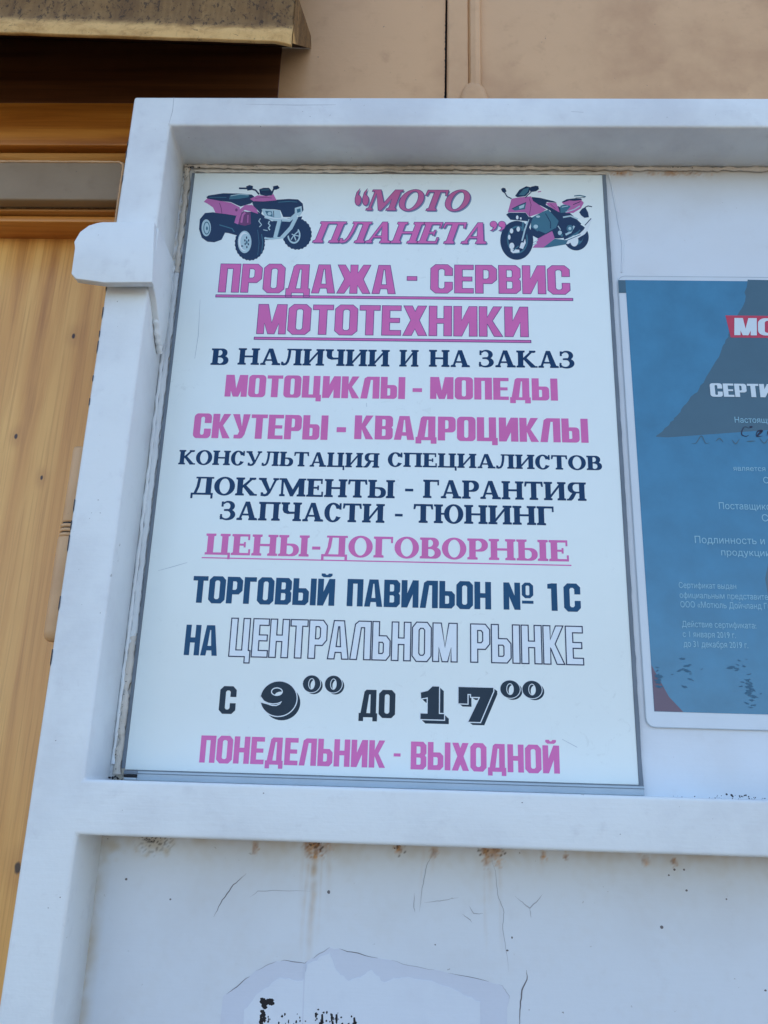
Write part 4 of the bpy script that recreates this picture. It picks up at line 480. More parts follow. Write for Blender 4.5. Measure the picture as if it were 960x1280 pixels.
MOTO=[('navy',[[403.36,-74.66],[403.1,-77.09],[402.54,-79.45],[401.7,-81.69],[400.6,-83.77],[399.26,-85.61],[397.73,-87.19],[396.03,-88.47],[394.2,-89.41],[392.3,-89.99],[390.37,-90.19],[388.45,-90.02],[386.59,-89.48],[384.84,-88.57],[383.24,-87.33],[381.83,-85.78],[380.64,-83.95],[379.7,-81.89],[379.04,-79.66],[378.67,-77.3],[378.6,-74.88],[378.84,-72.45],[379.38,-70.07],[380.21,-67.81],[381.3,-65.71],[382.64,-63.83],[384.18,-62.23],[385.9,-60.93],[387.74,-59.97],[389.66,-59.38],[391.62,-59.17],[393.56,-59.35],[395.43,-59.91],[397.19,-60.84],[398.8,-62.1],[400.22,-63.69],[401.4,-65.54],[402.33,-67.62],[402.97,-69.87],[403.32,-72.23]]),('teal',[[397.93,-74.42],[397.65,-76.57],[397.02,-78.61],[396.06,-80.44],[394.82,-81.97],[393.37,-83.13],[391.78,-83.85],[390.12,-84.11],[388.48,-83.88],[386.94,-83.19],[385.58,-82.06],[384.47,-80.54],[383.65,-78.73],[383.18,-76.69],[383.07,-74.55],[383.34,-72.4],[383.97,-70.34],[384.93,-68.5],[386.16,-66.95],[387.62,-65.78],[389.23,-65.05],[390.89,-64.79],[392.54,-65.02],[394.09,-65.73],[395.45,-66.87],[396.57,-68.4],[397.37,-70.23],[397.84,-72.27]]),('white',[[392.79,-79.14],[392.63,-80.56],[392.28,-81.92],[391.76,-83.14],[391.1,-84.16],[390.32,-84.93],[389.47,-85.41],[388.58,-85.57],[387.71,-85.42],[386.89,-84.96],[386.17,-84.2],[385.59,-83.2],[385.16,-81.99],[384.92,-80.63],[384.88,-79.21],[385.03,-77.78],[385.38,-76.42],[385.9,-75.19],[386.56,-74.17],[387.34,-73.39],[388.2,-72.91],[389.09,-72.74],[389.96,-72.89],[390.78,-73.36],[391.5,-74.12],[392.09,-75.14],[392.51,-76.35],[392.75,-77.71]]),('navy',[[397.98,-73.25],[397.86,-74.55],[397.6,-75.79],[397.23,-76.9],[396.76,-77.83],[396.22,-78.53],[395.62,-78.96],[395.01,-79.12],[394.41,-78.97],[393.86,-78.55],[393.37,-77.86],[392.98,-76.94],[392.7,-75.83],[392.55,-74.6],[392.53,-73.29],[392.66,-71.99],[392.91,-70.75],[393.28,-69.63],[393.75,-68.7],[394.29,-67.99],[394.89,-67.55],[395.5,-67.4],[396.1,-67.54],[396.66,-67.97],[397.15,-68.67],[397.54,-69.59],[397.82,-70.7],[397.97,-71.94]]),('navy',[[374.15,-37.84],[386.37,-46.73],[396.5,-58.54],[393.64,-67.42],[382.8,-75.14],[372.85,-76.39],[368.22,-66.16],[363.83,-46.91]]),('navy',[[346.77,-52.27],[358.82,-46.95],[371.15,-52.81],[372.85,-76.39],[353.01,-76.57],[345.67,-72.24]]),('white',[[377.48,-78.54],[394.76,-70.34],[398.67,-65.9],[406.38,-51.79],[407.56,-53.26],[403.01,-65.86],[399.69,-71.03],[382.52,-82.87],[378.11,-81.89]]),('teal',[[380.31,-79.65],[395.45,-72.21],[395.19,-71.4],[380.05,-78.85]]),('light',[[380.85,-72.98],[386.19,-69.78],[390.36,-62.16],[388.7,-60.96],[384.85,-68.13],[380.04,-70.89]]),('teal',[[388.3,-64.52],[388.18,-65.44],[387.91,-66.31],[387.49,-67.09],[386.95,-67.75],[386.32,-68.25],[385.63,-68.56],[384.91,-68.67],[384.19,-68.57],[383.52,-68.27],[382.93,-67.79],[382.44,-67.14],[382.09,-66.36],[381.88,-65.49],[381.83,-64.57],[381.95,-63.65],[382.22,-62.78],[382.63,-61.99],[383.17,-61.33],[383.8,-60.83],[384.5,-60.52],[385.22,-60.41],[385.94,-60.51],[386.61,-60.81],[387.2,-61.3],[387.69,-61.95],[388.05,-62.73],[388.25,-63.6]]),('light',[[386.56,-64.53],[386.5,-64.96],[386.38,-65.36],[386.18,-65.73],[385.94,-66.03],[385.65,-66.26],[385.32,-66.41],[384.99,-66.46],[384.66,-66.41],[384.35,-66.28],[384.08,-66.05],[383.85,-65.75],[383.69,-65.39],[383.59,-64.98],[383.57,-64.56],[383.63,-64.13],[383.75,-63.72],[383.94,-63.36],[384.19,-63.05],[384.48,-62.82],[384.8,-62.68],[385.14,-62.63],[385.47,-62.67],[385.78,-62.81],[386.05,-63.04],[386.28,-63.34],[386.44,-63.7],[386.53,-64.11]]),('light',[[378.79,-52.15],[386.13,-50.6],[393.27,-54.2],[393.92,-52.55],[386.38,-48.83],[378.61,-50.39]]),('navy',[[381.05,-54.22],[391.0,-54.88],[391.14,-53.4],[381.18,-52.74]]),('light',[[376.92,-69.76],[376.85,-70.35],[376.69,-70.91],[376.43,-71.42],[376.1,-71.84],[375.72,-72.15],[375.29,-72.35],[374.85,-72.42],[374.41,-72.36],[373.99,-72.17],[373.63,-71.86],[373.33,-71.44],[373.11,-70.94],[372.98,-70.39],[372.95,-69.8],[373.02,-69.21],[373.19,-68.65],[373.44,-68.14],[373.77,-67.72],[374.16,-67.4],[374.58,-67.2],[375.03,-67.13],[375.47,-67.2],[375.88,-67.39],[376.25,-67.7],[376.55,-68.12],[376.77,-68.62],[376.9,-69.18]]),('teal',[[377.94,-72.69],[377.89,-73.08],[377.79,-73.45],[377.63,-73.79],[377.42,-74.07],[377.18,-74.28],[376.91,-74.41],[376.64,-74.46],[376.36,-74.42],[376.1,-74.29],[375.88,-74.08],[375.69,-73.81],[375.55,-73.47],[375.47,-73.1],[375.46,-72.71],[375.5,-72.32],[375.61,-71.95],[375.77,-71.61],[375.97,-71.33],[376.21,-71.12],[376.48,-70.99],[376.76,-70.94],[377.03,-70.98],[377.29,-71.11],[377.52,-71.32],[377.71,-71.59],[377.84,-71.93],[377.92,-72.3]]),('light',[[372.92,-62.02],[375.26,-66.43],[376.11,-65.77],[373.77,-61.36]]),('pink',[[352.76,-76.87],[367.19,-67.35],[369.63,-76.42],[358.16,-87.31],[347.29,-87.41],[351.0,-82.43]]),('light',[[347.59,-82.2],[353.12,-79.23],[352.79,-78.3],[347.26,-81.27]]),('light',[[346.98,-84.7],[351.98,-82.91],[351.76,-81.94],[346.76,-83.73]]),('teal',[[357.67,-87.31],[369.62,-76.72],[382.68,-78.5],[380.28,-83.33],[362.62,-86.98]]),('teal',[[346.77,-52.27],[358.88,-44.7],[364.22,-42.12],[374.17,-55.76],[371.01,-64.66],[360.85,-71.52],[353.23,-68.5],[346.51,-63.39]]),('navy',[[353.05,-68.31],[360.91,-71.81],[370.99,-65.18],[370.53,-64.15],[360.81,-70.64],[353.44,-67.21]]),('light',[[355.7,-50.7],[355.65,-51.0],[355.49,-51.29],[355.24,-51.54],[354.92,-51.76],[354.54,-51.92],[354.11,-52.02],[353.67,-52.06],[353.22,-52.03],[352.8,-51.94],[352.42,-51.78],[352.11,-51.57],[351.88,-51.32],[351.74,-51.03],[351.7,-50.74],[351.75,-50.44],[351.91,-50.15],[352.16,-49.9],[352.48,-49.68],[352.86,-49.52],[353.29,-49.42],[353.74,-49.38],[354.18,-49.41],[354.6,-49.5],[354.98,-49.66],[355.29,-49.87],[355.52,-50.12],[355.66,-50.41]]),('light',[[353.39,-62.6],[353.31,-63.12],[353.14,-63.63],[352.86,-64.08],[352.49,-64.45],[352.06,-64.74],[351.58,-64.92],[351.08,-64.98],[350.58,-64.93],[350.11,-64.75],[349.69,-64.48],[349.35,-64.11],[349.09,-63.66],[348.94,-63.16],[348.89,-62.64],[348.96,-62.11],[349.14,-61.61],[349.42,-61.16],[349.79,-60.78],[350.22,-60.49],[350.7,-60.31],[351.2,-60.25],[351.7,-60.3],[352.17,-60.48],[352.59,-60.75],[352.93,-61.13],[353.19,-61.57],[353.34,-62.07]]),('navy',[[360.93,-47.19],[365.59,-57.48],[365.35,-64.71],[366.22,-64.7],[366.43,-57.14],[361.71,-46.67]]),('navy',[[348.01,-27.16],[356.82,-28.31],[370.57,-32.29],[372.78,-33.94],[362.99,-33.1],[361.88,-36.43],[369.02,-41.18],[377.79,-48.59],[375.18,-51.89],[365.21,-42.71],[356.57,-37.37],[348.55,-35.92]]),('pink',[[361.93,-34.62],[365.49,-33.69],[372.51,-34.24],[374.78,-41.59],[375.39,-45.62],[370.25,-42.07],[364.12,-37.31]]),('plum',[[366.46,-35.92],[371.31,-41.44],[371.75,-40.89],[366.91,-35.36]]),('teal',[[376.41,-37.82],[379.23,-36.3],[385.76,-36.25],[386.93,-38.5],[381.4,-45.58],[376.37,-46.21]]),('light',[[377.93,-39.75],[384.26,-38.21],[384.14,-37.32],[377.81,-38.87]]),('pink',[[378.07,-33.6],[384.51,-29.47],[397.09,-29.38],[400.17,-33.89],[396.87,-40.67],[389.14,-46.12],[381.38,-46.18],[387.21,-37.74],[379.75,-35.69]]),('light',[[381.54,-45.85],[390.49,-42.47],[396.36,-38.18],[395.87,-37.17],[390.13,-41.37],[381.29,-44.71]]),('navy',[[389.41,-36.64],[397.09,-32.82],[396.84,-31.99],[389.15,-35.81]]),('navy',[[377.84,-32.99],[383.24,-29.63],[392.1,-28.36],[397.75,-28.62],[398.56,-30.43],[390.71,-31.69],[385.7,-31.13],[379.96,-33.58]]),('teal',[[390.97,-26.32],[396.58,-25.68],[402.35,-27.14],[402.64,-25.81],[396.71,-24.32],[390.93,-24.97]]),('navy',[[392.12,-28.21],[401.57,-27.69],[401.58,-27.08],[392.12,-27.61]]),('navy',[[395.18,-45.17],[398.11,-40.96],[401.44,-39.14],[403.93,-45.1],[404.67,-51.06],[400.14,-51.84],[396.9,-48.89]]),('navy',[[401.25,-39.98],[404.29,-38.21],[408.12,-39.08],[408.35,-37.9],[404.24,-37.02],[400.86,-38.9]]),('navy',[[400.44,-61.07],[407.03,-52.88],[406.41,-52.18],[399.83,-60.38]]),('navy',[[348.24,-78.81],[348.0,-82.05],[347.42,-85.22],[346.53,-88.26],[345.35,-91.1],[343.9,-93.7],[342.2,-95.99],[340.3,-97.93],[338.23,-99.49],[336.03,-100.63],[333.75,-101.33],[331.43,-101.58],[329.12,-101.38],[326.86,-100.72],[324.71,-99.62],[322.69,-98.1],[320.86,-96.19],[319.25,-93.93],[317.89,-91.36],[316.81,-88.54],[316.04,-85.51],[315.58,-82.35],[315.46,-79.1],[315.67,-75.85],[316.21,-72.65],[317.07,-69.58],[318.23,-66.69],[319.68,-64.04],[321.38,-61.7],[323.3,-59.7],[325.39,-58.1],[327.62,-56.93],[329.94,-56.21],[332.3,-55.95],[334.64,-56.17],[336.93,-56.85],[339.12,-57.99],[341.15,-59.56],[342.99,-61.52],[344.59,-63.83],[345.94,-66.45],[346.99,-69.32],[347.74,-72.38],[348.16,-75.56]]),('teal',[[343.05,-78.12],[342.7,-81.77],[341.86,-85.22],[340.55,-88.32],[338.85,-90.91],[336.84,-92.86],[334.62,-94.08],[332.31,-94.51],[330.0,-94.12],[327.83,-92.95],[325.9,-91.03],[324.29,-88.47],[323.1,-85.4],[322.39,-81.95],[322.18,-78.31],[322.5,-74.66],[323.33,-71.17],[324.63,-68.03],[326.33,-65.4],[328.35,-63.41],[330.59,-62.17],[332.94,-61.73],[335.26,-62.13],[337.46,-63.34],[339.4,-65.29],[341.0,-67.89],[342.18,-71.01],[342.87,-74.48]]),('navy',[[341.56,-78.14],[341.26,-81.33],[340.54,-84.35],[339.42,-87.06],[337.96,-89.33],[336.23,-91.04],[334.33,-92.11],[332.34,-92.48],[330.37,-92.14],[328.51,-91.11],[326.85,-89.43],[325.48,-87.19],[324.46,-84.5],[323.85,-81.48],[323.67,-78.3],[323.95,-75.1],[324.66,-72.05],[325.77,-69.31],[327.24,-67.01],[328.97,-65.27],[330.89,-64.18],[332.9,-63.8],[334.89,-64.15],[336.77,-65.21],[338.43,-66.91],[339.8,-69.19],[340.81,-71.91],[341.41,-74.95]]),('white',[[329.26,-85.54],[329.18,-86.39],[328.98,-87.19],[328.67,-87.91],[328.27,-88.51],[327.79,-88.96],[327.27,-89.25],[326.71,-89.35],[326.16,-89.26],[325.65,-88.98],[325.18,-88.54],[324.8,-87.94],[324.52,-87.23],[324.35,-86.43],[324.3,-85.59],[324.38,-84.75],[324.57,-83.94],[324.88,-83.22],[325.28,-82.62],[325.76,-82.16],[326.29,-81.88],[326.84,-81.78],[327.39,-81.87],[327.91,-82.14],[328.38,-82.59],[328.76,-83.19],[329.04,-83.9],[329.21,-84.7]]),('white',[[325.48,-89.21],[334.13,-89.86],[334.31,-93.04],[327.87,-93.97],[325.68,-92.11]]),('white',[[334.42,-87.68],[335.76,-82.57],[340.1,-76.69],[340.73,-81.8],[337.85,-89.1]]),('white',[[328.58,-67.97],[328.52,-68.63],[328.38,-69.25],[328.16,-69.81],[327.88,-70.28],[327.54,-70.64],[327.17,-70.86],[326.78,-70.93],[326.39,-70.86],[326.03,-70.65],[325.7,-70.3],[325.43,-69.84],[325.24,-69.28],[325.12,-68.66],[325.08,-68.0],[325.14,-67.35],[325.28,-66.72],[325.5,-66.16],[325.78,-65.69],[326.12,-65.34],[326.49,-65.12],[326.88,-65.04],[327.27,-65.11],[327.63,-65.32],[327.96,-65.67],[328.23,-66.14],[328.43,-66.7],[328.54,-67.32]]),('white',[[335.35,-65.7],[335.3,-66.36],[335.16,-66.99],[334.94,-67.55],[334.65,-68.02],[334.31,-68.37],[333.94,-68.59],[333.55,-68.67],[333.16,-68.6],[332.8,-68.38],[332.47,-68.03],[332.21,-67.57],[332.01,-67.01],[331.89,-66.39],[331.86,-65.73],[331.92,-65.08],[332.06,-64.45],[332.28,-63.89],[332.56,-63.42],[332.9,-63.06],[333.27,-62.84],[333.67,-62.76],[334.05,-62.83],[334.42,-63.05],[334.74,-63.4],[335.01,-63.87],[335.21,-64.42],[335.32,-65.05]]),('white',[[325.71,-75.35],[325.67,-76.0],[325.57,-76.62],[325.41,-77.18],[325.2,-77.65],[324.96,-78.0],[324.7,-78.22],[324.42,-78.29],[324.14,-78.22],[323.88,-78.01],[323.65,-77.66],[323.46,-77.2],[323.32,-76.64],[323.24,-76.02],[323.22,-75.37],[323.26,-74.72],[323.36,-74.1],[323.52,-73.54],[323.73,-73.07],[323.97,-72.72],[324.24,-72.5],[324.51,-72.42],[324.79,-72.5],[325.05,-72.71],[325.28,-73.06],[325.47,-73.52],[325.61,-74.08],[325.69,-74.7]]),('navy',[[335.24,-77.46],[335.16,-78.31],[334.94,-79.12],[334.6,-79.84],[334.15,-80.44],[333.63,-80.9],[333.05,-81.19],[332.44,-81.29],[331.83,-81.2],[331.26,-80.92],[330.75,-80.47],[330.33,-79.88],[330.02,-79.16],[329.83,-78.36],[329.77,-77.51],[329.86,-76.66],[330.08,-75.86],[330.42,-75.13],[330.86,-74.52],[331.39,-74.06],[331.97,-73.78],[332.58,-73.68],[333.19,-73.77],[333.76,-74.04],[334.27,-74.49],[334.69,-75.09],[335.0,-75.81],[335.19,-76.62]]),('teal',[[328.24,-91.8],[333.91,-85.94],[333.27,-85.07],[327.59,-90.93]]),('navy',[[345.06,-50.72],[340.37,-64.15],[335.05,-80.37],[338.51,-81.83],[343.84,-65.67],[348.52,-52.32]]),('light',[[343.53,-53.48],[339.49,-66.15],[336.34,-79.43],[337.78,-79.85],[340.91,-66.65],[344.94,-54.07]]),('teal',[[337.65,-57.43],[336.69,-67.79],[338.92,-68.0],[339.89,-57.64]]),('pink',[[327.49,-29.43],[336.63,-27.54],[347.4,-26.4],[349.16,-31.99],[356.56,-37.97],[362.22,-42.13],[356.32,-46.37],[344.93,-50.94],[341.28,-45.74],[323.44,-45.88],[325.32,-38.2]]),('plum',[[345.14,-29.11],[346.84,-36.54],[344.64,-49.99],[345.26,-50.1],[347.47,-36.53],[345.75,-28.88]]),('navy',[[321.76,-48.73],[324.31,-46.32],[341.27,-46.19],[344.66,-51.54],[343.55,-56.31],[333.56,-55.35],[326.06,-54.67]]),('white',[[334.13,-51.92],[334.09,-52.45],[333.98,-52.96],[333.82,-53.41],[333.62,-53.79],[333.38,-54.07],[333.11,-54.25],[332.83,-54.31],[332.55,-54.26],[332.29,-54.08],[332.06,-53.8],[331.87,-53.42],[331.72,-52.97],[331.64,-52.47],[331.62,-51.94],[331.66,-51.41],[331.76,-50.9],[331.92,-50.45],[332.13,-50.07],[332.37,-49.78],[332.64,-49.6],[332.92,-49.54],[333.2,-49.6],[333.46,-49.77],[333.69,-50.06],[333.88,-50.43],[334.02,-50.89],[334.11,-51.39]]),('white',[[337.24,-53.09],[337.21,-53.39],[337.14,-53.67],[337.03,-53.92],[336.89,-54.14],[336.72,-54.3],[336.53,-54.4],[336.33,-54.43],[336.14,-54.4],[335.95,-54.3],[335.79,-54.15],[335.66,-53.93],[335.56,-53.68],[335.5,-53.4],[335.48,-53.1],[335.51,-52.8],[335.58,-52.52],[335.69,-52.26],[335.83,-52.05],[336.0,-51.89],[336.19,-51.79],[336.39,-51.75],[336.58,-51.78],[336.77,-51.88],[336.93,-52.04],[337.06,-52.25],[337.16,-52.51],[337.22,-52.79]]),('teal',[[327.28,-41.5],[333.91,-37.54],[342.32,-33.25],[340.86,-41.99],[330.64,-43.87]]),('light',[[334.89,-38.73],[340.49,-35.98],[339.52,-40.2],[335.34,-41.44]]),('navy',[[327.69,-42.2],[334.68,-37.94],[342.18,-34.28],[341.92,-33.44],[334.39,-37.12],[327.37,-41.4]]),('navy',[[331.09,-26.06],[335.8,-18.42],[342.74,-14.09],[347.03,-15.29],[345.62,-21.4],[341.71,-26.29],[333.47,-27.56]]),('teal',[[334.91,-24.82],[339.87,-17.78],[345.5,-15.6],[344.37,-20.65],[340.21,-25.39]]),('navy',[[347.25,-20.98],[343.33,-24.84],[341.08,-28.09],[341.75,-28.75],[343.93,-25.59],[347.79,-21.8]]),('navy',[[345.73,-16.82],[347.68,-14.67],[352.15,-13.42],[354.93,-14.01],[355.6,-17.52],[352.61,-20.13],[346.89,-21.39]]),('pink',[[354.29,-21.56],[357.72,-20.93],[357.62,-19.88],[354.19,-20.51]]),('navy',[[317.02,-17.63],[318.82,-16.08],[321.35,-16.68],[322.56,-20.64],[320.0,-22.49],[317.99,-20.67]]),('navy',[[320.02,-21.92],[322.58,-27.23],[327.22,-30.04],[327.75,-28.81],[323.37,-26.22],[321.02,-21.22]])]
MISC={'torn':[[96.9,-786.8],[95.5,-757.4],[107.8,-748.7],[119.4,-739.0],[131.5,-733.6],[140.6,-731.1],[156.9,-732.7],[165.3,-727.4],[175.5,-721.0],[193.0,-723.7],[218.0,-727.9],[242.7,-732.0],[267.3,-735.6],[291.7,-739.1],[308.7,-742.9],[314.1,-749.8],[312.1,-759.0],[310.6,-779.2]],'tornin':[[110.4,-781.0],[112.3,-766.0],[123.6,-753.7],[138.3,-743.3],[155.7,-744.9],[158.8,-733.2],[167.2,-729.1],[175.7,-724.3],[181.2,-736.3],[191.4,-743.7],[199.9,-741.2],[208.9,-735.4],[218.4,-743.8],[225.7,-740.3],[233.7,-740.0],[255.1,-741.5],[276.5,-748.4],[291.7,-754.3],[294.5,-774.5]],'text':[[125.2,-758.5],[134.4,-758.2],[134.6,-760.9],[129.8,-762.1],[129.0,-768.6],[125.3,-768.8]],'bits':[[129.9,-772.3],[132.8,-770.6],[141.3,-769.8],[153.5,-769.9],[167.4,-766.2],[172.3,-767.1],[171.9,-770.9],[179.6,-766.8],[183.2,-766.7],[180.4,-771.6],[187.7,-772.4],[192.6,-772.3],[196.7,-768.4],[197.4,-772.1]],'scr1':[[106.5,-670.4],[97.0,-678.9],[89.0,-690.2],[83.1,-702.5]],'scr2':[[110.5,-687.8],[116.5,-682.9],[131.0,-681.9],[158.4,-681.6]],'scr3':[[319.6,-679.9],[326.4,-685.4],[330.7,-688.1],[337.0,-682.8],[340.9,-678.1]],'scr3b':[[330.7,-688.1],[331.7,-694.9]],'scr4':[[240.6,-680.1],[240.1,-689.4],[241.4,-693.9]],'scr4b':[[248.8,-686.8],[260.7,-685.2],[275.2,-682.5]],'scr5':[[283.3,-688.0],[287.0,-693.6],[294.5,-693.3]],'scr5b':[[278.3,-694.4],[283.3,-697.1],[285.8,-699.8]],'scr6':[[327.2,-731.4],[327.7,-737.9],[323.3,-745.7],[321.8,-758.6],[320.9,-773.5]],'scr7':[[299.9,-649.0],[304.2,-661.8],[305.9,-679.2],[310.7,-691.6],[309.3,-703.0],[312.1,-719.7],[313.8,-733.5]],'scr8':[[255.3,-650.3],[249.7,-660.0],[246.8,-676.4],[244.6,-693.8]],'scr9':[[-18.7,-646.7],[-15.7,-678.9],[-14.8,-736.3]],'dots':[[173.0,-681.7],[10.6,-677.5],[47.6,-691.0],[506.8,-739.3],[432.0,-698.4],[440.2,-661.0],[444.9,-656.8],[452.4,-656.6],[453.1,-671.6],[483.4,-676.9],[316.6,-709.5],[312.8,-718.6],[257.3,-716.5]],'rust':[[154.7,-649.9],[101.3,-653.9],[254.0,-649.2],[300.5,-646.6],[306.2,-648.8],[227.2,-649.4],[345.5,-648.7],[365.7,-648.1],[435.0,-647.1],[468.1,-647.3],[2.0,-649.7],[196.4,-648.6],[516.1,-647.6]],'seal_r':[[437.8,6.5],[437.0,-37.5],[438.8,-75.4],[435.2,-112.4]],'corner':[[429.6,-513.3],[454.3,-536.8]],'cert_reflection':[[555.1,-121.2],[548.5,-148.9],[534.6,-175.2],[525.3,-194.2],[507.5,-226.4],[493.4,-244.8],[478.7,-263.7],[469.0,-276.0],[455.0,-288.2],[465.9,-288.8],[567.2,-287.0],[585.8,-120.9]],'cert_lines':{'mo':[[529.9,-160.5],[531.4,-184.7],[535.8,-163.0],[534.0,-181.2]],'sert':[[509.2,-233.0],[507.9,-247.0]],'nast':[[528.7,-266.9],[528.1,-273.4]],'hand':[[534.3,-276.5],[556.4,-286.4],[487.2,-293.9],[554.3,-306.1]],'yavl':[[522.7,-315.2],[522.1,-320.6]],'post':[[506.6,-350.6],[505.9,-358.2]],'s':[[543.4,-361.2],[542.7,-367.9]],'podl':[[482.8,-382.4],[482.1,-390.5]],'prod':[[504.7,-394.4],[504.1,-400.2]],'vyd':[[465.6,-424.7],[465.1,-430.4],[515.7,-423.6]],'ofi':[[465.6,-433.9],[465.1,-439.5]],'ooo':[[465.6,-441.6],[465.2,-447.2]],'dey':[[465.6,-459.0],[465.2,-464.5],[527.8,-457.5]],'s1':[[465.6,-467.9],[465.2,-472.7],[509.4,-466.9]],'do':[[465.7,-475.5],[465.3,-480.9],[520.1,-474.1]]},'cert_marks':[[461.6,-485.7],[468.8,-495.6],[477.7,-492.1],[498.7,-481.4],[505.7,-498.0],[508.8,-514.5],[522.8,-474.1],[530.6,-494.1]]}

# ================================================================= THE PLACE
random.seed(4)
# ---------------------------------------------------------------- ground
me = bpy.data.meshes.new('ground')
me.from_pydata([(-150, -150, 0), (150, -150, 0), (150, 150, 0), (-150, 150, 0)], [], [(0, 1, 2, 3)]); me.materials.append(M['asphalt'])
g = bpy.data.objects.new('ground', me); COL.objects.link(g); g['kind'] = 'structure'

# ---------------------------------------------------------------- pavilion wall
wall = thing('pavilion_wall', 'beige painted sheet steel wall of the market pavilion behind the white door', 'wall', world((900, 40, -2150)))
box('wall_panel', (-900, 260.2, 40, 60, 126, 1000), 'beige', wall, bevel=.6)
box('wall_panel', (-2600, -900.5, 40, 60, -2150, 1000), 'beige', wall, bevel=.6)
box('wall_panel', (262.4, 3400, 40, 60, -2150, 1000), 'beige', wall, bevel=.6)
box('wall_core', (-2600, 3400, 78, 2200, -2150, 996), 'beige', wall)
box('wall_panel', (-77, 260.2, 40.5, 60, -2150, 125), 'beige', wall)
box('roof_deck', (-2700, 3500, 0, 2300, 1010, 1080), 'beigebar', wall)
box('seam_filler', (258, 265, 61, 77, -2100, 990), 'black', wall)
# cover strip over the sheet joint: a folded batten with a groove and a paint lip
prof = [(263.2, 39.8), (263.2, 37.0), (264.6, 36.2), (285.8, 36.2), (286.6, 38.8), (287.4, 37.6), (289.0, 34.4), (294.5, 32.6), (299.6, 34.6), (301.6, 39.8)]
v = []; nz = 30
for i in range(nz+1):
    z = 126+(990-126)*(i/nz)**2
    j = random.uniform(-.25, .25)
    v += [(x+j, y, z) for x, y in prof]
f = [(i*10+k, i*10+k+1, (i+1)*10+k+1, (i+1)*10+k) for i in range(nz) for k in range(9)]
mesh('cover_strip', v, f, 'beige', wall)
# welded half-round boss at the foot of the strip
v = []; f = []; n, q = 32, 8
for i in range(q+1):
    a = R(90*i/q); rr = math.cos(a)**.45 if i < q else 0.0
    for k in range(n):
        b = 2*math.pi*k/n; v.append((292.5+17.5*rr*math.cos(b), 39.8-9.0*math.sin(a), 122+35*rr*math.sin(b)))
for i in range(q):
    for k in range(n): f.append((i*n+k, i*n+(k+1) % n, (i+1)*n+(k+1) % n, (i+1)*n+k))
mesh('boss', v, f, 'beige', wall, smooth=True)
# paint chips along the open joint
v = []; f = []
for i in range(26):
    z = 128+i*5.2+random.uniform(-1, 1); d = random.uniform(.1, .8); h = random.uniform(1, 4)
    o = len(v); v += [(260.0-d, 39.85, z), (260.4, 39.85, z-h), (260.4, 39.85, z+h)]; f.append((o, o+1, o+2))
mesh('paint_chips', v, f, 'black', wall, kind='stuff')

# ---------------------------------------------------------------- canopy flashing over the wooden door
aw = thing('metal_canopy', 'rust stained beige sheet metal canopy over the wooden door', 'canopy', world((-250, 40, 88)))
v = []; nx, rows = 120, []
prof = [(-77, 330), (-76.5, 240), (-76, 160), (-75.2, 132), (-74.8, 122), (-76.5, 112), (-79, 103), (-80.5, 96), (-80, 91), (-81, 88.6), (-76.6, 89.6), (-77.2, 94)]
X0, X1 = -900, 106
for i in range(nx+1):
    x = X0+(X1-X0)*i/nx
    for k, (y, z) in enumerate(prof):
        dz = (X1-x)*.042
        wob = .8*math.sin(x*.07)+.5*math.sin(x*.23+1)+.4*math.sin(x*.61)
        zz_ = z+dz+(wob*.6 if 5 <= k else 0)
        if k >= 8 and X1-x < 14: zz_ -= 4.2*(1-(X1-x)/14)**1.0
        v.append((x, y+wob*.4, zz_))
L_ = len(prof)
f = [(i*L_+k, (i+1)*L_+k, (i+1)*L_+k+1, i*L_+k+1) for i in range(nx) for k in range(L_-1)]
mesh('fascia', v, f, 'flashing', aw, smooth=True)
# folded end plate and the sloping underside
ev = [(105.2, -76, 92), (105.2, 38, 205), (105.2, 30, 215), (105.2, -58, 168), (105.2, -76, 330), (106.2, -76, 92), (106.2, 38, 205), (106.2, 30, 215), (106.2, -58, 168), (106.2, -76, 330)]
mesh('end_plate', ev, [(0, 1, 2, 3), (0, 3, 4), (5, 8, 7, 6), (5, 9, 8), (0, 5, 6, 1), (1, 6, 7, 2), (2, 7, 8, 3), (3, 8, 9, 4)], 'flashing', aw)
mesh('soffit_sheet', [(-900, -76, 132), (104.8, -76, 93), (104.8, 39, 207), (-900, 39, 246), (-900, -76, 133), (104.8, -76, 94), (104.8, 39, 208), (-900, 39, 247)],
     [(0, 1, 2, 3), (7, 6, 5, 4), (0, 4, 5, 1), (1, 5, 6, 2), (2, 6, 7, 3), (3, 7, 4, 0)], 'soffit_shade', aw)
mesh('canopy_top', [(-900, -77, 330), (105, -77, 330), (105, 39.5, 380), (-900, 39.5, 380), (-900, -77, 332), (105, -77, 332), (105, 39.5, 382), (-900, 39.5, 382)],
     [(0, 3, 2, 1), (4, 5, 6, 7), (0, 1, 5, 4), (1, 2, 6, 5), (2, 3, 7, 6), (3, 0, 4, 7)], 'flashing', aw)

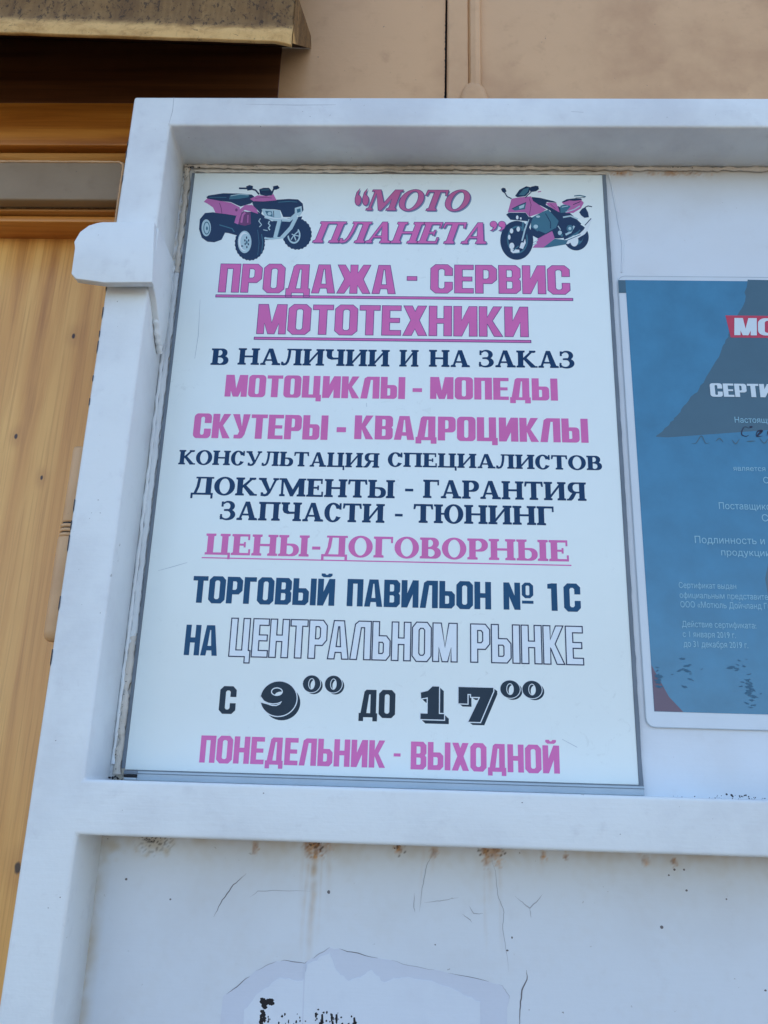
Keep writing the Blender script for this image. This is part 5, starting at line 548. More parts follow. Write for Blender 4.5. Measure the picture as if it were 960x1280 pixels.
# ---------------------------------------------------------------- timber doorway left of the white door
dw = thing('timber_doorway', 'varnished pine door with amber head boards left of the white steel door', 'door', world((-400, 60, -2150)))
box('head_or_shade_board', (-900, -81, 36, 58, 66.6, 125.5), 'trimwood', dw, bevel=1.5)
box('head_or_shade_board', (-900, 72, 38.2, 39.8, 127, 236), 'shade_board', dw, bevel=.7)  # added dark sheet: paints the canopy's shade over the beige wall
box('head_or_shade_board', (-900, -81, 44, 62, 12, 63.4), 'trimlight', dw, bevel=1.5)
box('head_or_shade_board', (-900, -81, 24, 62, -29.5, -26.8), 'trimlight', dw, bevel=.8)
box('head_or_shade_board', (-900, -81, 30, 62, -38.6, -23.4-8), 'trimwood', dw, bevel=1)
for x0, x1 in ((-230, -81), (-351, -230.6), (-472, -351.6), (-593, -472.6), (-714, -593.6), (-835, -714.6)):
    box('plank', (x0, x1, 60, 76, -2140, 10), 'pine', dw, bevel=1.2)
lin = thing('steel_lintel_bar', 'dull beige flat steel bar across the head of the pine door', 'lintel', world((-400, 12, -27)))
v, f = boxv(-900, -79.8, 10, 24, -26.2, 23)
mesh('bar', v, f, 'beigebar', lin, bevel=2.2)
# paint bead standing proud on its top and right edges
def bead(name, pts, r, mat, parent, jit=.3, n=8, kind=None, seed=1, flatten=1.0, step=2.0):
    """irregular rope along 3D points (mm)"""
    rnd = random.Random(seed); P = []
    for a, b in zip(pts, pts[1:]):
        a, b = Vector(a), Vector(b); k = max(1, int((b-a).length/step))
        P += [a.lerp(b, i/k) for i in range(k)]
    P.append(Vector(pts[-1])); v = []; f = []; rr = r
    for i, p in enumerate(P):
        d = (P[min(i+1, len(P)-1)]-P[max(i-1, 0)]).normalized()
        u = d.cross(Vector((0, 1, 0))).normalized(); w_ = u.cross(d)
        s_ = i*step+seed*31.7
        rr = r*(1+jit*1.5*mnoise.noise(Vector((s_*.055, seed, 0)))+jit*1.3*mnoise.noise(Vector((s_*.21, seed, 4)))+jit*.35*rnd.uniform(-1, 1))
        off = u*r*jit*1.6*mnoise.noise(Vector((s_*.09, seed, 9)))
        for k in range(n):
            a_ = 2*math.pi*k/n; q = rr*(1+rnd.uniform(-jit, jit)*.14)
            v.append(tuple(p+off+u*math.cos(a_)*q+w_*math.sin(a_)*q*flatten))
    for i in range(len(P)-1):
        for k in range(n): f.append((i*n+k, i*n+(k+1) % n, (i+1)*n+(k+1) % n, (i+1)*n+k))
    f.append(tuple(range(n))); f.append(tuple(range(len(v)-n, len(v)))[::-1])
    return mesh(name, v, f, mat, parent, smooth=True, kind=kind)
bead('paint_bead', [(-895, 9.8, 22.6), (-85, 9.8, 21.8), (-81.4, 9.8, 19), (-80.4, 9.8, 12), (-80.4, 9.8, -60), (-80.2, 9.8, -112)], 1.2, 'beige', lin, .22, seed=7)

# steel jamb the white door is hung on
jb = thing('steel_jamb', 'narrow beige steel post edge seen behind the left edge of white door', 'door jamb', world((-65, 20, -2150)))
box('post', (-79.6, -56, 12, 58, -2150, 62), 'beige', jb, bevel=1)

# ---------------------------------------------------------------- white steel door
door = thing('white_steel_door', 'white painted steel door of square tube and sheet carrying the notices', 'door', world((450, 0, -1950)))
xs = [-52.9, -13.2, 958, 998]; zs = [-1900, -1860, -1262, -1222, -642.2, -602.4, 12.2, 47.5]
F0, F1 = -54, 8
vi = {}; v = []; f = []
def vid(x, y, z):
    k = (x, y, z)
    if k not in vi: vi[k] = len(v); v.append(k)
    return vi[k]
solid = lambda i, j: i in (0, 2) or j % 2 == 0
for i in range(3):
    for j in range(7):
        if not solid(i, j): continue
        a, b, c_, d = xs[i], xs[i+1], zs[j], zs[j+1]
        f.append((vid(a, F0, c_), vid(b, F0, c_), vid(b, F0, d), vid(a, F0, d)))
        f.append((vid(a, F1, c_), vid(a, F1, d), vid(b, F1, d), vid(b, F1, c_)))
        for di, dj, p, q in ((-1, 0, (a, d), (a, c_)), (1, 0, (b, c_), (b, d)), (0, -1, (a, c_), (b, c_)), (0, 1, (b, d), (a, d))):
            ni, nj = i+di, j+dj
            if not (0 <= ni < 3 and 0 <= nj < 7) or not solid(ni, nj):
                f.append((vid(p[0], F0, p[1]), vid(p[0], F1, p[1]), vid(q[0], F1, q[1]), vid(q[0], F0, q[1])))
mesh('frame', v, f, 'white', door, bevel=3.0, seg=3)

# sheets: painted steel with rust and grime held in a colour attribute
def wearsheet(name, x0, x1, z0, z1, y, step, fn, vis, label=None):
    """fine grid inside vis, one coarse border; wear = (rust, dirt, black)"""
    def axis(a, b, va, vb):
        va, vb = max(a, va), min(b, vb); n = int((vb-va)/step); L = [va+(vb-va)*i/n for i in range(n+1)]
        if a < va: L = [a]+L
        if b > vb: L = L+[b]
        return L
    X = axis(x0, x1, vis[0], vis[1]); Z = axis(z0, z1, vis[2], vis[3])
    v = [(x, y, z) for z in Z for x in X]; n = len(X)
    f = [(j*n+i, j*n+i+1, (j+1)*n+i+1, (j+1)*n+i) for j in range(len(Z)-1) for i in range(n-1)]
    o = mesh(name, v, f, 'whitepanel', door, label=label)
    ca = o.data.color_attributes.new('wear', 'FLOAT_COLOR', 'POINT')
    buf = []
    for p in v: r_, g_, b_ = fn(p[0], p[2]); buf += (r_, g_, b_, 1.0)
    ca.data.foreach_set('color', buf); return o
from mathutils import noise as NZ
def ns(x, z, s=1.0): return NZ.noise(Vector((x*s, z*s, 3.1)))
def clampf(a): return max(0.0, min(1.0, a))
ZR = -642.2
streaks = [(160.2, 2.6, 92, .95), (154.5, 1.6, 88, .5), (166, 1.3, 70, .4), (172.5, 2.2, 50, .3), (151, 2.0, 60, .25), (111.5, 1.6, 22, .35), (254.7, 2, 22, .4), (300, 2.5, 42, .6), (296, 1.2, 80, .35), (308, 1.2, 95, .3), (229, 2.4, 6, .55), (341.5, 1.5, 16, .5), (359.5, 1.2, 7, .5), (246, 1.0, 42, .3), (418, 2, 7, .3), (444, 2, 6, .35), (71, 2, 5, .2), (494, 3, 5, .3)]
rspots = [(160, -647.5, 8, 1.0), (161, -655, 3.5, .9), (170, -647, 5, .6), (303, -648, 7, .85), (297, -656, 3, .7), (307, -655, 2.5, .6), (296.5, -647, 3.5, .9), (112, -651, 3, .65), (227, -648, 3.2, .9), (256, -650, 3, .6), (342, -650, 2.5, .9), (360, -650, 2, .8), (422, -651, 3, .6), (445, -651, 2.2, .9)]
def low(x, z):
    d = ZR-2-z
    u = ns(x, z, .035); h = ns(x, z, .16); q = ns(x, z, .5)
    edge = math.exp(-max(0, d)/9.0)*(.30+.5*u+.35*h)
    dirt = clampf(edge+.10*u+.06*h)
    rust = 0
    for sx, sw, sl_, st in streaks:
        if abs(x-sx) < sw*4+6 and d > -2:
            xx = x-sx-2.2*NZ.noise(Vector((0, z*.03, sx)))
            e = math.exp(-(xx/sw)**2)*st*clampf(1.15-d/sl_)*(.62+.5*h)
            rust = max(rust, e*(.34+.25*clampf(1-d/30))); dirt = max(dirt, e)
    for sx, sz, sr, st in rspots:
        r_ = math.hypot(x-sx, (z-sz)*.75)
        if r_ < sr*2.2: rust = max(rust, st*clampf(1.25-r_/sr+.9*q+.5*h))
    # flaking corner, upper left
    r_ = math.hypot((x-31)*.6, (z+647)*.8); blk = 0
    if r_ < 12:
        k = clampf(1.1-r_/11+1.1*h); dirt = max(dirt, k*.8); blk = clampf((q-.12)*6)*clampf(1.3-r_/9)
    r_ = math.hypot(x+8, z+648)
    if r_ < 24: dirt = max(dirt, clampf(1-r_/20+.7*h)*.75)
    if abs(z+647) < 5 and abs(x-302) < 14 or abs(x-161) < 7 and abs(z+648) < 3 or abs(x-229) < 4 and abs(z+650) < 5: blk = max(blk, clampf((q-.2)*7))
    lx = x+12
    if lx < 12: dirt = max(dirt, clampf((1-lx/10)*(.45+.5*u+.25*h)))
    return clampf(rust), dirt, blk*.85
wearsheet('lower_sheet', -14, 960, -1224, -640, 3, 1.5, low, (-14, 545, -800, -640))
def uppf(x, z):
    h = ns(x, z, .12); q = ns(x, z, .45); u = ns(x, z, .03)
    d = 12-z
    dirt = clampf(math.exp(-max(0, d-2)/7)*(.75+.6*h)+.06+.06*u); rust = 0; blk = 0
    if z > -2 and 425 < x < 540: rust = clampf(math.exp(-(z-5)**2/9)*(.25+1.6*ns(x, 0, .06)+1.3*q)*.8)
    if x < 6:
        dirt = max(dirt, clampf(.42+.8*h)); blk = clampf((q-.30)*5)*(.75 if (z > -45 or z < -480) else .12)
    if x < 4 and z < -430: dirt = max(dirt, clampf(.55+.9*h))
    return rust, dirt, blk
wearsheet('upper_sheet', -14, 960, -604, 14, 3, 1.8, uppf, (-14, 545, -604, 14))
box('bottom_sheet', (-14, 960, 3, 4.5, -1862, -1260), 'white', door)
# old sealant round the sheet
bead('sealant_bead', [(-12, 1.5, 10.5), (60, 1.5, 8.5), (140, 1.2, 8.5), (196, 1, 7.8), (240, 1, 9), (330, 1.5, 9.2), (430, 1.5, 9.6), (700, 1.5, 9.5), (955, 1.5, 10)], 2.4, 'caulk', door, .42, seed=3, flatten=.55, step=2.5)
bead('sealant_bead', [(0, .4, 3.0), (80, .4, 2.6), (190, .2, 3.2), (200, .2, 4.6), (212, .2, 3.2), (330, .4, 2.2), (425, .4, 2.0)], 1.5, 'caulk', door, .5, seed=5, flatten=.5, step=1.6)
bead('sealant_bead', [(-10.4, 1.8, 8), (-7.2, 1.8, -8), (-7.6, 1.8, -60), (-7.0, 1.8, -106), (-7.2, 2.6, -118)], 2.8, 'caulk', door, .45, seed=11, flatten=.4, step=2.0)
bead('sealant_bead', [(-11.2, 2.2, -110), (-11.4, 2.2, -590)], 1.7, 'white', door, .3, seed=12, flatten=.7, step=4)
bead('sealant_bead', [(-7.2, 2.4, -104), (-7.4, 2.2, -300), (-6.8, 2.2, -492)], 3.1, 'white', door, .3, seed=31, flatten=.22, step=2.5)
bead('sealant_bead', [(-7.2, 3.0, -478), (-7.0, 2.0, -496), (-6.6, 1.8, -598)], 3.4, 'caulk', door, .4, seed=13, flatten=.35, step=2)
bead('sealant_bead', [(428, 2.6, 3), (432, 2.6, -30), (437, 2.6, -80), (434.5, 2.6, -113)], .8, 'whitepanel', door, .3, seed=15, flatten=.5, step=3)
# crumbs of grime in the upper left corner and on the rail
def crumbs(name, spots, parent, seed):
    rnd = random.Random(seed); v = []; f = []
    for (cx, cy, cz, sx, sz, n, rad) in spots:
        for _ in range(n):
            x = cx+rnd.gauss(0, sx); z = cz+rnd.gauss(0, sz); r_ = rad*rnd.uniform(.35, 1.2); o = len(v)
            v += [(x-r_, cy, z), (x, cy-r_*.7, z-r_), (x+r_, cy, z+rnd.uniform(-.3, .3)*r_), (x, cy-r_*.5, z+r_*.8), (x, cy+r_, z)]
            f += [(o, o+1, o+3), (o+1, o+2, o+3), (o+4, o+1, o), (o+4, o+2, o+1), (o+4, o+3, o+2), (o+4, o, o+3)]
    return mesh(name, v, f, 'black', parent, kind='stuff')
crumbs('grime', [(-4.5, -.6, 7.2, 2.0, .5, 8, 1.1), (3.2, -.6, 6.6, 1.2, .4, 5, .9), (-8, -.5, -6, 1.2, 5, 12, .5), (-10, 0, -30, .8, 16, 14, .4), (62, -.6, 8, 3, .3, 4, .6), (330, -.5, 9, 40, .3, 14, .45),
               (497, -.5, 9.5, 8, .3, 9, .7), (-8.5, .5, -560, .8, 30, 20, .5), (-10, 0, -600.5, 4, .6, 22, .9), (478, -50, -600, 6, .8, 14, .9), (505, -50, -601, 9, .4, 10, .6), (470, -40, -602, 26, .4, 20, .5),
               (28, 2.2, -646, 6, 2.2, 26, .5), (160, 2.2, -645.5, 5, .8, 14, .6), (302, 2.2, -645, 5, 1, 14, .6), (228, 2.2, -646, 2, 1.5, 8, .5)], door, 9)
# small chips and dots in the paint
v = []; f = []; rnd = random.Random(2)
for x, z in MISC['dots']:
    o = len(v); n = 7; r_ = rnd.uniform(.7, 1.5); el = rnd.uniform(.5, 1)
    v += [(x+r_*math.cos(2*math.pi*k/n)*rnd.uniform(.7, 1.1), 2.9, z+el*r_*math.sin(2*math.pi*k/n)) for k in range(n)]; f.append(tuple(range(o, o+n)))
for _ in range(26):
    x = rnd.uniform(-48, -18); z = rnd.uniform(-760, 40)
    if rnd.random() < .6: x = rnd.uniform(0, 540); z = rnd.choice([rnd.uniform(-636, -606), rnd.uniform(16, 44)])
    o = len(v); r_ = rnd.uniform(.25, .7)
    v += [(x-r_, -54.05, z), (x, -54.05, z-r_*.6), (x+r_, -54.05, z), (x, -54.05, z+r_*.7)]; f.append((o, o+1, o+2, o+3))
for _ in range(24):     # broken dark edge where the stile meets the jamb
    z = rnd.uniform(-520, 10); L1 = rnd.uniform(2, 16); o = len(v); x = -52.75; wd = rnd.uniform(.1, .45)
    v += [(x, -51.5, z-L1/2), (x+.15-wd*.2, -54.06, z-L1*.2), (x+wd, -54.06, z), (x+.1, -54.06, z+L1*.4), (x, -51.5, z+L1/2)]; f.append((o, o+1, o+2, o+3, o+4))
mesh('paint_chips', v, f, 'crack', door, kind='stuff')
V, Fq = ribbon([(-14.2, 12.2), (-12.0, 30), (-12.6, 46.8)], .5, False, True); mesh('weld_line', [(a, -54.05, b) for a, b in V], Fq, 'faint', door)
for pts, wd in (([(60, 38), (110, 37), (150, 37.6)], .5), ([(380, 30), (392, 29)], .5)):
    V, Fq = ribbon(pts, wd, False, True); mesh('scratch', [(a, -54.06, b) for a, b in V], Fq, 'faint', door)
# hairline scratches and cracks
for k, wd in dict(scr1=.7, scr2=.5, scr3=.8, scr3b=.5, scr4=.6, scr4b=.5, scr5=.6, scr5b=.6, scr6=1.0, scr7=.5, scr8=.5, scr9=.8).items():
    pts = MISC[k]; P = []
    for i in range(len(pts)-1):
        a, b = Vector(pts[i]), Vector(pts[i+1])
        for q in range(5): P.append(tuple(a.lerp(b, q/5)+Vector((rnd.uniform(-.25, .25), rnd.uniform(-.25, .25)))))
    P.append(pts[-1]); V, Fq = ribbon(P, wd, False, True)
    mesh('scratch', [(a, 2.86-.01*wd, b) for a, b in V], Fq, 'crack' if k in ('scr1', 'scr6', 'scr9') else 'faint', door)
# latch bracket: folded plate welded over the stile, hollow underneath
def xz_prism(poly, y0, y1):
    n = len(poly); v = [(x, y0, z) for x, z in poly]+[(x, y1, z) for x, z in poly]
    return v, [tuple(range(n)), tuple(range(n, 2*n))[::-1]]+[(i, n+i, n+(i+1) % n, (i+1) % n) for i in range(n)]
br = [(-80.0, -141), (-81.6, -134), (-77.6, -123.5), (-70.5, -116.5), (-63, -113.6), (-58, -112.6), (-9.6, -112.3), (-4.6, -176.2), (-48, -177.0), (-74.6, -173.2), (-79.4, -168)]
v, f = xz_prism(ccw(br), -70, -62.5)
mesh('latch_plate', v, f, 'white', door, bevel=.8)
box('latch_web', (-56, -12, -62.4, -54.2, -150, -114.5), 'white', door, bevel=1)
# side return of the bracket running back along the reveal, its lower edge curved
sd_ = [(-62.3, -113), (-8, -113), (-4, -196), (-10, -211), (-19, -207), (-33, -190), (-46, -178), (-55, -172), (-62.3, -170)]
n = len(sd_); v = [(-13.6, y, z) for y, z in sd_]+[(-7.6, y, z) for y, z in sd_]
mesh('latch_return', v, [tuple(range(n))[::-1], tuple(range(n, 2*n))]+[(i, (i+1) % n, n+(i+1) % n, n+i) for i in range(n)], 'white', door, bevel=1.2)
bead('weld_bead', [(-11, -32, -191), (-10.5, -20, -207), (-10.2, -9, -214)], 2.6, 'white', door, .45, seed=21, step=1.5)
bead('weld_bead', [(-52, -54.6, -113.2), (-35, -54.6, -112.4), (-14, -54.6, -112.8)], .8, 'white', door, .5, seed=22, step=1.5)
# barrel hinge between jamb and door
def lathe(prof, cx, cy, n=24):
    v = []; f = []
    for r_, z in prof: v += [(cx+r_*math.cos(2*math.pi*k/n), cy+r_*math.sin(2*math.pi*k/n), z) for k in range(n)]
    for i in range(len(prof)-1):
        for k in range(n): f.append((i*n+k, i*n+(k+1) % n, (i+1)*n+(k+1) % n, (i+1)*n+k))
    return v, f
hg = thing('barrel_hinge', 'beige painted steel barrel hinge between pine door jamb and white door', 'hinge', world((-70, -10, -490)))
v, f = lathe([(0, -492.5), (5, -492), (8.2, -489), (9.2, -484), (9.4, -403), (9.0, -400.5), (7, -400), (0, -400)], -70, -12); mesh('lower_barrel', v, f, 'beige', hg, smooth=True)
v, f = lathe([(0, -387), (7.2, -387), (7.9, -385), (7.9, -318), (7.2, -315.5), (0, -315)], -70, -12); mesh('upper_barrel', v, f, 'beige', hg, smooth=True)
for z in (-398.5, -394.3, -390.2):
    v, f = lathe([(4, z-1.5), (8.4, z-1.5), (8.9, z-.6), (8.9, z+.6), (8.4, z+1.5), (4, z+1.5)], -70, -12); mesh('washer', v, f, 'beige', hg, smooth=True)
v, f = lathe([(7.4, -400), (7.4, -387)], -70, -12); mesh('pin', v, f, 'black', hg, smooth=True)
box('leaf', (-68, -53.6, -15, -9, -480, -405), 'beige', hg, bevel=.8)
box('leaf', (-69, -58, -9, 30, -384, -320), 'beige', hg, bevel=.8)

# ---------------------------------------------------------------- the big notice
sign = thing('motorcycle_shop_sign', 'large white printed sign with pink and dark blue lettering and two vehicle pictures', 'sign', world((210, 0, -594)))
box('board', (0, 420.4, 0, 2.6, -594, 0), 'signwhite', sign, bevel=.25)
box('edge_trim', (-3.0, -.1, -.5, 2.4, -593, 0), 'trim', sign, bevel=.3)
v, f = [], []
N_ = 90      # right trim: its outer line wavers where the glue shows
for i in range(N_+1):
    z = -598.2*i/N_; o = .5*ns(0, z, .09)+(.6*ns(7, z, .5) if z < -430 else 0)
    for x, y in ((420.5, 2.4), (420.5, -.55), (423.9+o, -.55), (424.3+o, 2.4)): v.append((x, y, z))
for i in range(N_):
    for k in range(3): f.append((i*4+k, i*4+k+1, (i+1)*4+k+1, (i+1)*4+k))
mesh('edge_trim', v, f, 'trim', sign)
box('bottom_lip', (11, 424, -1.6, 2.2, -602.3, -594.3), 'clear', sign, bevel=.6)
box('lip_line', (11, 424, -1.9, -1.62, -597.2, -596.6), 'trim', sign)
box('lip_line', (11, 424, -1.9, -1.62, -594.9, -594.4), 'trim', sign)
box('clip', (0.2, 11.5, -2.6, 2.0, -597.6, -594.5), 'trim', sign, bevel=.3)
box('clip', (0.6, 11.3, -2.9, 1.6, -600.0, -597.9), 'black', sign, bevel=.3)
box('clip', (1, 11.1, -3.0, 1.0, -602.0, -600.2), 'clear', sign, bevel=.3)
box('corner_piece', (404.5, 420.3, -.8, -.05, -597.4, -594.3), 'trim', sign, bevel=.1)
rnd = random.Random(17)
for pts in ([(9, -425), (22, -421), (34, -417)], [(188, -259), (188.4, -263)], [(360, -560), (372, -566)], [(60, -30), (66, -44)], [(20, -150), (22, -190), (21, -215)]):
    V, Fq = ribbon(pts, .6, False, True); mesh('scuff', [(a, -.04, b) for a, b in V], Fq, 'clear', sign)
def drawpic(name, data, label):
    fl = Flat(); fl.ops([('ink_'+c, [tuple(p) for p in poly]) for c, poly in data], -.10); fl.build(name, sign, label)
drawpic('quad_bike_picture', ATV, 'printed picture of a pink and navy quad bike')
drawpic('motorcycle_picture', MOTO, 'printed picture of a pink and teal sports motorcycle')
style = {'I': ('i', 'ink_rose'), 'AO': ('a', 'ink_mag'), 'C': ('c', 'ink_serif'), 'B': ('b', 'ink_mag'), 'CP': ('c', 'ink_mag'), 'AN': ('a', 'ink_blue'), 'AE': ('a', 'ink_lilac'),
         'AK': ('a', 'ink_black'), 'D': ('d', 'ink_black'), 'AP': ('a', 'ink_mag')}
for li, (sty, words) in enumerate(LINES):
    st, mt = style[sty]
    if li == 1: mt = 'ink_mag'
    for text, x0, x1, z0, z1, flg in words:
        fl = Flat()
        if flg == 'u':
            fl.add([(x0, z0), (x1, z0), (x1, z1), (x0, z1)], [(0, 1, 2, 3)], mt, -.10)
            if sty == 'AO':
                V, Fq = ribbon([(x0, z0), (x1, z0), (x1, z1), (x0, z1)], .7); fl.add(V, Fq, 'ink_line', -.13)
            fl.build('underline', sign); continue
        pass
        G = word_shape(text, st, x0, x1, z0, z1, shear=.30 if (sty == 'I' and flg != 'q') else 0, slack=0 if text == 'ПЛАНЕТА' else .7)
        for V, T in G:
            tris = [t_ for t_, _ in T]
            if sty == 'I':
                fl.add([(a+1.3, b-1.3) for a, b in V], tris, 'ink_shadow', -.06)
            if sty == 'D':
                dx, dz = [float(q)*.66 for q in flg.split(',')]; dz = -dz*.75
                ops = []
                for k in range(1, 9):
                    for t_ in tris: ops.append((1, [(V[i][0]+dx*k/8, V[i][1]+dz*k/8) for i in t_]))
                V2, T2 = paint(ops); fl.add(V2, [t_ for t_, _ in T2], mt, -.06)
                for lp in contours(V, T):
                    V3, F3 = ribbon(lp, 1.7 if x1-x0 > 18 else 1.2); fl.add(V3, F3, 'ink_white', -.09)
            fl.add(V, tris, mt, -.12)
            if sty in ('AO', 'I', 'AE'):
                for lp in contours(V, T):
                    V3, F3 = ribbon(lp, {'AO': .55, 'I': .6, 'AE': 1.0}[sty]); fl.add(V3, F3, {'AO': 'ink_line', 'I': 'ink_shadow' if li == 9 else 'ink_line', 'AE': 'ink_thin'}[sty], -.15)
        fl.build('lettering', sign)

# ---------------------------------------------------------------- certificate in its laminate
cert = thing('blue_certificate', 'blue laminated certificate with red brand box beside the large white sign', 'certificate', world((585, 0, -548)))
fl = Flat(); fl.ops([('certborder', Cr(430, -548, 740, -118, 7, 5))], 1.6); o = fl.build('laminate_pouch', cert)
V, Fq = ribbon(Cr(430, -548, 740, -118, 7, 5), .7); mesh('pouch_edge', [(a, 1.5, b) for a, b in V], Fq, 'clear', cert)
fl = Flat()
MC = MISC; L_ = MC['cert_lines']
tri = [(min(x, 733), z) for x, z in MC['cert_reflection']]
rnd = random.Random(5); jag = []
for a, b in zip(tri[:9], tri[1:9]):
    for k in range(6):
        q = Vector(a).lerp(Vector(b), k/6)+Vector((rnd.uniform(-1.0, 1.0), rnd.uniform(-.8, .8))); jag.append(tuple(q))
tri = jag+tri[8:10]+[(640, -272), (700, -122.8)]  # slate wedge: a reflection in the film, painted as dark colour
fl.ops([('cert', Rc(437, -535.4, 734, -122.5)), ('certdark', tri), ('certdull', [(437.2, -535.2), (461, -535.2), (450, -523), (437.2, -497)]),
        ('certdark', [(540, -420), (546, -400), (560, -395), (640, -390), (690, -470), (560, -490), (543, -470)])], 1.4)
red = [(530.2, -160.8), (640, -160.8), (638, -184.6), (533.0, -184.6)]
fl.add(red, [(0, 1, 2, 3)], 'certred', 1.3)
fl.add([(430, -122.7), (437, -122.7), (437, -137), (430, -137)], [(0, 1, 2, 3)], 'certdark', 1.3)
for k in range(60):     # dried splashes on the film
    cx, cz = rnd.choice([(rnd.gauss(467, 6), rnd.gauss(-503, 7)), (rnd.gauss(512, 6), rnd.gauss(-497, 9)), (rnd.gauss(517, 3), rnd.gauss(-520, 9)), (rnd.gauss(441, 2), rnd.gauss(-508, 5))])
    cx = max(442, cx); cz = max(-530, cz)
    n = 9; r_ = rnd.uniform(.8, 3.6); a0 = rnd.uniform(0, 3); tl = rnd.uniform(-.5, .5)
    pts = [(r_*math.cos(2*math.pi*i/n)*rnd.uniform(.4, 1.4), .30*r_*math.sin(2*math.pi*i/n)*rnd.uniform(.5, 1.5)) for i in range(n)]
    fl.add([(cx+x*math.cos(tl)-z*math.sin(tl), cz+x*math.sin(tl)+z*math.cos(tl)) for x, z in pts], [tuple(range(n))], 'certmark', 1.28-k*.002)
fl.build('printed_sheet', cert)
font = None
def label_text(txt, x0, zb, zt, width=None, mat='certsmall', bold=0.0, y=1.15, sh=0.0):
    cu = bpy.data.curves.new('text', 'FONT'); cu.body = txt; cu.offset = bold; cu.size = 1.0; cu.resolution_u = 3; cu.shear = sh
    ob = bpy.data.objects.new('text', cu); COL.objects.link(ob)
    dg = bpy.context.evaluated_depsgraph_get(); dg.update()
    cv_ = ob.to_curve(dg, apply_modifiers=False); polys = []
    for sp in cv_.splines:
        P = []; bp = sp.bezier_points
        if sp.type == 'BEZIER':
            for i in range(len(bp)):
                A_, B_ = bp[i], bp[(i+1) % len(bp)]
                straight = (A_.handle_right-A_.co).length < 1e-5 and (B_.handle_left-B_.co).length < 1e-5
                for q in range(1 if straight else 4):
                    t_ = q/4; u_ = 1-t_
                    c_ = A_.co*u_**3+A_.handle_right*3*u_*u_*t_+B_.handle_left*3*u_*t_*t_+B_.co*t_**3; P.append((c_.x, c_.y))
        else: P = [(q.co[0], q.co[1]) for q in sp.points]
        Q_ = [P[0]] if P else []
        for q in P[1:]:
            if (Vector(q)-Vector(Q_[-1])).length > 1e-5: Q_.append(q)
        if len(Q_) > 2: polys.append(Q_)
    ob.to_curve_clear(); bpy.data.objects.remove(ob); bpy.data.curves.remove(cu)
    vin, ein = [], []
    for P in polys:
        o_ = len(vin); vin += [Vector(q) for q in P]; ein += [(o_+i, o_+(i+1) % len(P)) for i in range(len(P))]
    V, _, F_, _, _, _ = delaunay_2d_cdt(vin, ein, [], 0, 1e-6)
    bb = [(min(q[0] for q in P), max(q[0] for q in P), P) for P in polys]
    fs = []
    for t_ in F_:      # non-zero winding of the triangle's centre decides what is inked
        cx = sum(V[i].x for i in t_)/3; cy = sum(V[i].y for i in t_)/3; wn = 0
        for lo, hi, P in bb:
            if not lo <= cx <= hi: continue
            for i in range(len(P)):
                (ax, ay), (bx_, by_) = P[i-1], P[i]
                if (ay <= cy) != (by_ <= cy):
                    xx = ax+(cy-ay)/(by_-ay)*(bx_-ax)
                    if xx > cx: wn += 1 if by_ > ay else -1
        if wn: fs.append(tuple(t_))
    X = [q.x for q in V]
    cap = .729; s = (zt-zb)/cap; sx = s if width is None else width/(max(X)-min(X)); mx = min(X)
    vs = [(x0+(q.x-mx)*sx, y, zb+q.y*s) for q in V]
    used = sorted({i for t_ in fs for i in t_}); ix = {i: k for k, i in enumerate(used)}
    o = mesh('lettering', [vs[i] for i in used], [tuple(ix[i] for i in t_) for t_ in fs], mat, cert)
    return o
for txt, x0, x1, z0, z1, sh in (('МOТUL', 536.5, 629, -182.2, -163.6, .10), ('СЕРТИФИКАТ', 508.6, 634, -247, -233.4, 0)):
    fl = Flat()
    for V, T in word_shape(txt, 'b', x0, x1, z0, z1, sh, 1.0): fl.add(V, [t_ for t_, _ in T], 'certtext', 1.05)
    fl.build('lettering', cert)
label_text('Настоящий сертификат', 528.4, -273, -267.2, 79, bold=0)
label_text('является партнёром', 522.4, -320.4, -315.6, 66, bold=0)
label_text('О', 548, -332, -326, None, bold=0)
label_text('Поставщиком продукции', 506.4, -357.2, -350.8, 94, bold=0)
label_text('С', 543, -367.9, -361.4, None, bold=0)
label_text('Подлинность и соответствие', 482.5, -389.2, -382.6, 119, bold=0)
label_text('продукции гарантированы', 504.4, -400, -394.0, 106, bold=0)
label_text('Сертификат выдан', 465.4, -430, -424.8, 49, bold=0)
label_text('официальным представителем', 465.4, -438.8, -433.6, 86, bold=0)
label_text('ООО «Мотюль Дойчланд ГмбХ»', 465.4, -447, -441.6, 88, bold=0)
label_text('Действие сертификата:', 465.4, -464, -458.8, 62.5, bold=0)
label_text('с 1 января 2019 г.', 465.4, -472.6, -467.4, 44.5, bold=0)
label_text('до 31 декабря 2019 г.', 465.4, -481, -475.6, 54, bold=0)
